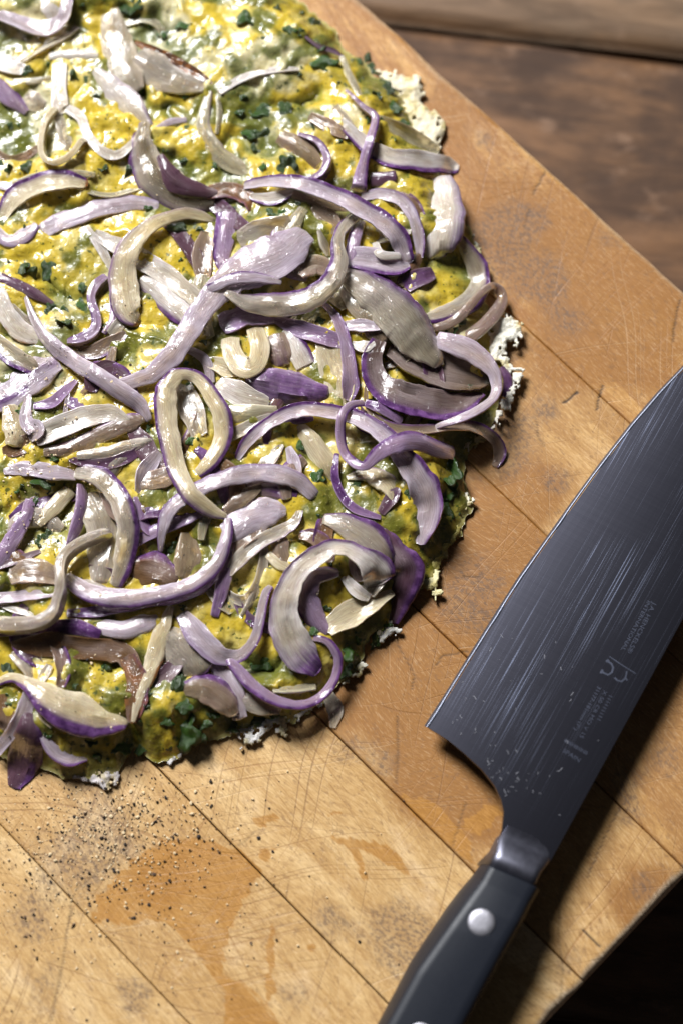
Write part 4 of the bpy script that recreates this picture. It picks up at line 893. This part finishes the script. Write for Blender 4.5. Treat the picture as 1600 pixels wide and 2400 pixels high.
blade = mesh_from('blade', np.concatenate([top, bot]), [q[::-1] for q in f]+[q[::-1] for q in f2]+[q[::-1] for q in f3], M_steel, knife, smooth=False, attrs={'scratch': zn})
# honed bevel along the edge
ev = []; 
E2 = np.array(EDGE); ec = np.concatenate([[0], np.cumsum(np.hypot(*np.diff(E2, axis=0).T))]); te = np.linspace(0, ec[-1], 120)
exs = np.interp(te, ec, E2[:, 0]); eys = np.interp(te, ec, E2[:, 1]); gxn = np.gradient(exs); gyn = np.gradient(eys); gl = np.hypot(gxn, gyn)
for i in range(len(te)):
    nxk, nyk = gyn[i]/gl[i], -gxn[i]/gl[i]      # inward
    if nyk > 0: nxk, nyk = -nxk, -nyk
    wv = 0.00085*(0.85+0.5*vnoise(i*0.35, 0, 4)); a = (exs[i]-nxk*0.00025, eys[i]-nyk*0.00025); b = (exs[i]+nxk*wv, eys[i]+nyk*wv)
    zb = zk_at(b[1])+0.0011*(1-0.8*b[1]/0.052)+belly(b[1])+0.00008; za = zk_at(a[1])-0.00025
    ev += [(a[0], a[1], za), (b[0], b[1], zb), (b[0], b[1], zb-0.0006)]
fe = []
for i in range(len(te)-1):
    a, b = 3*i, 3*i+3
    for p, q in ((0, 1), (1, 2), (2, 0)): fe.append((a+p, b+p, b+q, a+q))
mesh_from('cutting_edge', ev, fe, M_edge, knife)
def prism(name, low, high, mat, parent, bevel=0.0006, seg=3):
    """solid between two outlines of equal point count"""
    n = len(low); v = [tuple(p) for p in low]+[tuple(p) for p in high]
    f = [tuple(range(n))[::-1], tuple(range(n, 2*n))]+[(i, (i+1) % n, n+(i+1) % n, n+i) for i in range(n)]
    bm = bmesh.new(); bv = [bm.verts.new(p) for p in v]
    for q in f: bm.faces.new([bv[i] for i in q])
    bmesh.ops.recalc_face_normals(bm, faces=bm.faces)
    if bevel: bmesh.ops.bevel(bm, geom=list(bm.edges), offset=bevel, segments=seg, profile=0.5, affect='EDGES', clamp_overlap=True)
    me = bpy.data.meshes.new(name); bm.to_mesh(me); bm.free(); me.materials.append(mat)
    o = bpy.data.objects.new(name, me); COL.objects.link(o); o.parent = parent
    for p in me.polygons: p.use_smooth = True
    return o
# bolster: wedge between blade and handle, thicker towards the handle
def K2(x, y, z):
    X_, Y_ = P(x, y, z); dx, dy = float(X_)-ax0[0], float(Y_)-ax0[1]
    return dx*KD[0]+dy*KD[1], -dx*KD[1]+dy*KD[0]
ZT = 0.0158; ZB = 0.0006
b1, b2 = K2(1175, 1952, 0.0125), K2(1290, 2012, 0.0125); b3, b4 = K2(1252, 2076, ZT), K2(1148, 2029, ZT)
b0L = K2(1127, 2023, 0.007)
def bol_ring(p1, p2, z1t, z1b, p3, p4, z2t, z2b):
    return [(*p1, z1b), (*p2, z1b), (*p3, z2b), (*p4, z2b)], [(*p1, z1t), (*p2, z1t), (*p3, z2t), (*p4, z2t)]
rings = [(b1[0]+0.0028, b1[1]-0.0004, b2[1]+0.0003, 0.0112, 0.0072, 0.0), (b1[0]-0.0002, b1[1], b2[1], 0.0118, 0.0068, 0.0002), (b1[0]-0.0016, b1[1]+0.0002, b2[1]-0.0001, 0.0133, 0.0055, 0.0006), (b4[0]+0.004, b4[1]+0.0004, b3[1], ZT-0.0012, 0.003, 0.0018), (b4[0], b4[1]+0.0006, b3[1]-0.0002, ZT, 0.0015, 0.0030)]
bv = []; NB = 24
pa = np.linspace(0, 2*np.pi, NB, endpoint=False)
for i, (rx, yl, yr, zt, zb, sl_) in enumerate(rings):
    # slanted section: x differs between the left and right side as in the photo
    xr = rx+(b3[0]-b4[0])*1.0
    for a in pa:
        s, c = sup(np.sin(a), 0.28), sup(np.cos(a), 0.28)
        yy = (yl+yr)/2+(yl-yr)/2*c; zz = (zt+zb)/2+(zt-zb)/2*s
        if c > 0: yy += sl_*(1-max(0, s))*0.8*c      # the edge-side flank leans out below
        q = (yy-yr)/(yl-yr+1e-9); bv.append((rx*q+xr*(1-q), yy, zz))
fb = grid_faces(len(rings), NB, True)
fb = [q for q in fb]+[tuple(range(NB))[::-1], tuple(range((len(rings)-1)*NB, len(rings)*NB))]
bo = mesh_from('bolster', bv, fb, M_bol, knife)
# handle: lofted sections
HL_top = [(1148, 2030), (1129, 2068), (1092, 2120), (1053, 2175), (976, 2282), (911, 2400), (850, 2520), (792, 2640), (750, 2760)]
HL_out = [(1127, 2023), (1106, 2052), (1075, 2088), (1045, 2128), (965, 2248), (884, 2400), (815, 2520), (755, 2640), (712, 2760)]
HR = [(1252, 2077), (1232, 2112), (1208, 2160), (1180, 2208), (1135, 2290), (1076, 2400), (1030, 2520), (990, 2640), (965, 2760)]
ZTs = [ZT+0.0001, ZT+0.0004, ZT+0.0017, ZT+0.0021, ZT+0.0022, ZT+0.0022, ZT+0.0022, ZT+0.002, ZT+0.0012]
hv = []; sec = []
for (a, b, c, zt) in zip(HL_top, HL_out, HR, ZTs):
    A_, B_, C_ = K2(*a, zt), K2(*b, 0.008), K2(*c, zt)
    # closed section, going round: left top arris, top, right top, right side, bottom, left side
    mid = lambda p, q, t: (p[0]*(1-t)+q[0]*t, p[1]*(1-t)+q[1]*t)
    S_ = []
    for t in np.linspace(0, 1, 9): p = mid(A_, C_, t); S_.append((*p, zt+0.0004*math.sin(math.pi*t)))
    R_ = (C_[0], C_[1]-0.0016)
    S_ += [(C_[0], C_[1]-0.0007, zt-0.0006), (*R_, zt-0.0022), (*R_, 0.008), (*R_, 0.0028), (C_[0], C_[1]-0.0006, 0.0009), (*C_, 0.0002)]
    for t in np.linspace(0.15, 0.85, 5): p = mid(C_, A_, t); S_.append((*p, 0.0001))
    S_ += [(*A_, 0.0003), (*mid(A_, B_, 0.7), 0.0012), (*B_, 0.0045), (*B_, 0.008), (*mid(B_, A_, 0.25), zt-0.0040), (*mid(B_, A_, 0.80), zt-0.0009)]
    sec.append(S_)
sec = np.array(sec); tsx = np.linspace(0, len(sec)-1, 90); i0 = np.minimum(tsx.astype(int), len(sec)-2); fq = (tsx-i0)[:, None, None]
sv = sec[i0]*(1-fq)+sec[i0+1]*fq; NS = sec.shape[1]
fh = grid_faces(len(tsx), NS, True)+[tuple(range(NS))[::-1], tuple(range((len(tsx)-1)*NS, len(tsx)*NS))]
ho = mesh_from('handle', sv.reshape(-1, 3), [q[::-1] for q in fh], M_han, knife)
for ob_ in (bo, ho, blade):
    bm = bmesh.new(); bm.from_mesh(ob_.data); bmesh.ops.recalc_face_normals(bm, faces=bm.faces); bm.to_mesh(ob_.data); bm.free()
def rivet(x, y):
    z = ZT+0.0026; lx, ly = K2(x, y, z); R_ = 0.0035; v = [(lx, ly, z+0.0002)]; f = []
    for k, (r, dz) in enumerate(((R_*0.5, 0.00018), (R_*0.9, 0.00008), (R_, -0.0002), (R_, -0.0015))):
        for a in range(40): v.append((lx+r*math.cos(a*math.pi/20), ly+r*math.sin(a*math.pi/20), z+dz))
    for a in range(40): f.append((0, 1+a, 1+(a+1) % 40))
    for k in range(3):
        for a in range(40): f.append((1+k*40+a, 1+(k+1)*40+a, 1+(k+1)*40+(a+1) % 40, 1+k*40+(a+1) % 40))
    mesh_from('rivet', v, f, M_riv, knife)
rivet(1127, 2162); rivet(985, 2430); rivet(870, 2650)
# etched marks on the blade
def blade_z(ly): return zk_at(ly)+0.0011*(1-0.80*ly/0.052)+belly(ly)+0.00006
def etch_mesh(pts2, faces, name='etching'):
    mesh_from(name, [(a, b, blade_z(b)) for a, b in pts2], faces, M_eng, blade, smooth=False)
def text(s, p0, p1, size):
    c = bpy.data.curves.new('etching', 'FONT'); c.body = s; c.size = 1.0; c.resolution_u = 2
    o = bpy.data.objects.new('etching', c); COL.objects.link(o)
    dg = bpy.context.evaluated_depsgraph_get(); me = bpy.data.meshes.new_from_object(o.evaluated_get(dg)); bpy.data.objects.remove(o); bpy.data.curves.remove(c)
    n = len(me.vertices); co = np.empty(n*3); me.vertices.foreach_get('co', co); co = co.reshape(-1, 3)
    f = [tuple(p.vertices) for p in me.polygons]; bpy.data.meshes.remove(me)
    A_, B_ = np.array(K(*p0)), np.array(K(*p1)); d = (B_-A_); L = np.linalg.norm(d); d /= L; up = np.array((-d[1], d[0]))
    xm = co[:, 0].max(); q = A_[None]+co[:, :1]/xm*L*d[None]+(co[:, 1:2]-0.35)*size*up[None]
    etch_mesh(q, f)
text('J.A. HENCKELS\u00ae', (1531, 1416), (1471, 1533), 0.0017)
text('INTERNATIONAL', (1519, 1411), (1456, 1527), 0.0015)
text('X 50 CR MO V 15', (1417, 1621), (1359, 1731), 0.0015)
text('31177-181mm (7")', (1403, 1611), (1346, 1713), 0.0015)
text('SPAIN', (1317, 1759), (1356, 1784), 0.0016)
def stroke(pts, wpx):
    q = [np.array(K(*p)) for p in pts]; v = []; f = []; w = wpx*PX/2
    for i, p in enumerate(q):
        d = q[min(i+1, len(q)-1)]-q[max(i-1, 0)]; d /= np.linalg.norm(d)+1e-12; nn = np.array((-d[1], d[0])); v += [p+nn*w, p-nn*w]
    for i in range(len(q)-1): f.append((2*i, 2*i+1, 2*i+3, 2*i+2))
    return v, f
sv_, sf_ = [], []
for pts, wp in (([(1425, 1541), (1455, 1561), (1487, 1581)], 2.2), ([(1421, 1552), (1430, 1558), (1434, 1567), (1431, 1578), (1422, 1584), (1407, 1577)], 4.2), ([(1437, 1590), (1444, 1597), (1454, 1599), (1462, 1592)], 4.0), ([(1466, 1575), (1463, 1590), (1467, 1597)], 3.2), ([(1404, 1580), (1410, 1572)], 5), ([(1417, 1553), (1424, 1549)], 5)):
    a, b = stroke(pts, wp); o_ = len(sv_); sv_ += a; sf_ += [tuple(i+o_ for i in q) for q in b]
etch_mesh(sv_, sf_, 'emblem')
sv_, sf_ = [], []
for k in range(5):                            # row of small unreadable squares above the country name
    x, y = 1326+k*11, 1738+k*6.5
    for pts in ([(x-4, y-4), (x+4, y)], [(x-6, y+2), (x+2, y+6)], [(x-5, y-1), (x+3, y+3)], [(x-4, y-4), (x-6, y+2)], [(x+4, y), (x+2, y+6)]):
        a, b = stroke(pts, 1.2); o_ = len(sv_); sv_ += a; sf_ += [tuple(i+o_ for i in q) for q in b]
for k in range(9):                            # worn line of letters nearest the spine
    x, y = 1428-k*3.4, 1634+k*6.8; a, b = stroke([(x-4, y-2), (x+4, y+2)], 1.5); o_ = len(sv_); sv_ += a; sf_ += [tuple(i+o_ for i in q) for q in b]
etch_mesh(sv_, sf_)
# dried flecks stuck to the blade
M_fleck = simple('dried_fleck', (0.20, 0.20, 0.225), 0.6)
fv, ff = [], []
FL = [(1180+random.gauss(0, 45), 1830+random.gauss(0, 32)) for _ in range(34)]+[(1085+random.gauss(0, 40), 1640+random.gauss(0, 50)) for _ in range(16)]+[(random.uniform(1130, 1420), random.uniform(1450, 1960)) for _ in range(26)]+[(1225+random.gauss(0, 30), 2012+random.gauss(0, 14)) for _ in range(0)]
for x, y in FL:
    lx, ly = K(x, y)
    if ly < 0.002 or ly > np.interp(lx, np.concatenate([hx[:-1], xs_e]), np.concatenate([hy[:-1], ys_e]))-0.002: continue
    a = random.uniform(0, 6.28); px_, py_ = lx, ly; cur = random.uniform(-1.2, 1.2); w = random.uniform(0.35, 0.8)*PX*1.1
    o_ = len(fv); m_n = random.randint(2, 5)
    for i in range(m_n):
        nx_, ny_ = -math.sin(a), math.cos(a); z = blade_z(py_)
        fv += [(px_+nx_*w, py_+ny_*w, z), (px_, py_, z+w*1.4), (px_-nx_*w, py_-ny_*w, z)]
        px_ += math.cos(a)*2.6*PX; py_ += math.sin(a)*2.6*PX; a += cur*random.uniform(0.2, 1)
    for i in range(m_n-1):
        p = o_+3*i; ff += [(p, p+3, p+4, p+1), (p+1, p+4, p+5, p+2)]
tag(mesh_from('dried_fleck', fv, ff, M_fleck, blade), kind='stuff')

# ================================================================== GROUND PEPPER
def mat_pepper():
    m = NT('pepper'); c = m.attr('Col').outputs['Color']; return m.set(color=c, rough=0.7, spec=0.3)
pv, pf, pc = [], [], []
ico_bm = bmesh.new(); bmesh.ops.create_icosphere(ico_bm, subdivisions=1, radius=1); ico_v = np.array([q.co[:] for q in ico_bm.verts]); ico_f = [tuple(q.index for q in p.verts) for p in ico_bm.faces]; ico_bm.free()
def grain(x, y, z, r):
    o_ = len(pv); s = np.array([random.uniform(.55, 1.35) for _ in range(3)])*r; jit = rng.uniform(0.6, 1.25, (len(ico_v), 1))
    q = ico_v*jit*s; a = random.uniform(0, 6.28); ca, sa = math.cos(a), math.sin(a)
    q = np.stack([q[:, 0]*ca-q[:, 1]*sa, q[:, 0]*sa+q[:, 1]*ca, q[:, 2]*0.75], -1)+np.array((x, y, T+z+r*0.45))
    k = random.random(); c = (0.022, 0.016, 0.013) if k < .38 else ((0.09, 0.055, 0.035) if k < .52 else (0.62, 0.48, 0.29))
    for p in q: pv.append(tuple(p)); pc.append(c)
    for t in ico_f: pf.append(tuple(i+o_ for i in t))
def put(x, y, r):
    z = 0.0
    for _ in range(3): a, b = P(x, y, z); z = float(sampleH(a, b)) if (X0 < a < X1 and Y0 < b < Y1) else 0.0
    grain(float(a), float(b), z, r)
for mx_, my_, sx_, sy_, n_ in ((260, 1930, 120, 75, 900), (230, 2030, 120, 90, 520), (300, 2150, 180, 140, 160), (60, 2000, 90, 130, 150), (450, 1900, 120, 80, 70), (250, 2250, 220, 120, 70), (700, 2000, 170, 170, 34)):
    for _ in range(n_):
        x, y = random.gauss(mx_, sx_), random.gauss(my_, sy_)
        if y < 1800 or y > 2440 or x < -30: continue
        put(x, y, PX*min(4.2, random.lognormvariate(0.45, 0.55)))
for mx_, my_, sx_, sy_, n_ in ((110, 1130, 90, 60, 200), (60, 1040, 60, 60, 110), (90, 1230, 50, 50, 110), (90, 860, 70, 40, 60), (320, 660, 30, 60, 30), (230, 800, 90, 70, 45), (230, 1620, 50, 60, 60), (150, 950, 110, 70, 60), (120, 700, 100, 90, 40), (300, 1350, 120, 60, 40), (80, 1700, 60, 60, 20), (350, 450, 90, 60, 14)):
    for _ in range(n_):
        x, y = random.gauss(mx_, sx_), random.gauss(my_, sy_)
        if x < -20: continue
        put(x, y, PX*min(3.4, random.lognormvariate(0.25, 0.45)))
pep = mesh_from('ground_pepper', pv, pf, mat_pepper(), smooth=False, cols=np.array(pc))
tag(pep, 'coarse black and tan ground pepper scattered over the board and the onions', 'pepper', kind='stuff')
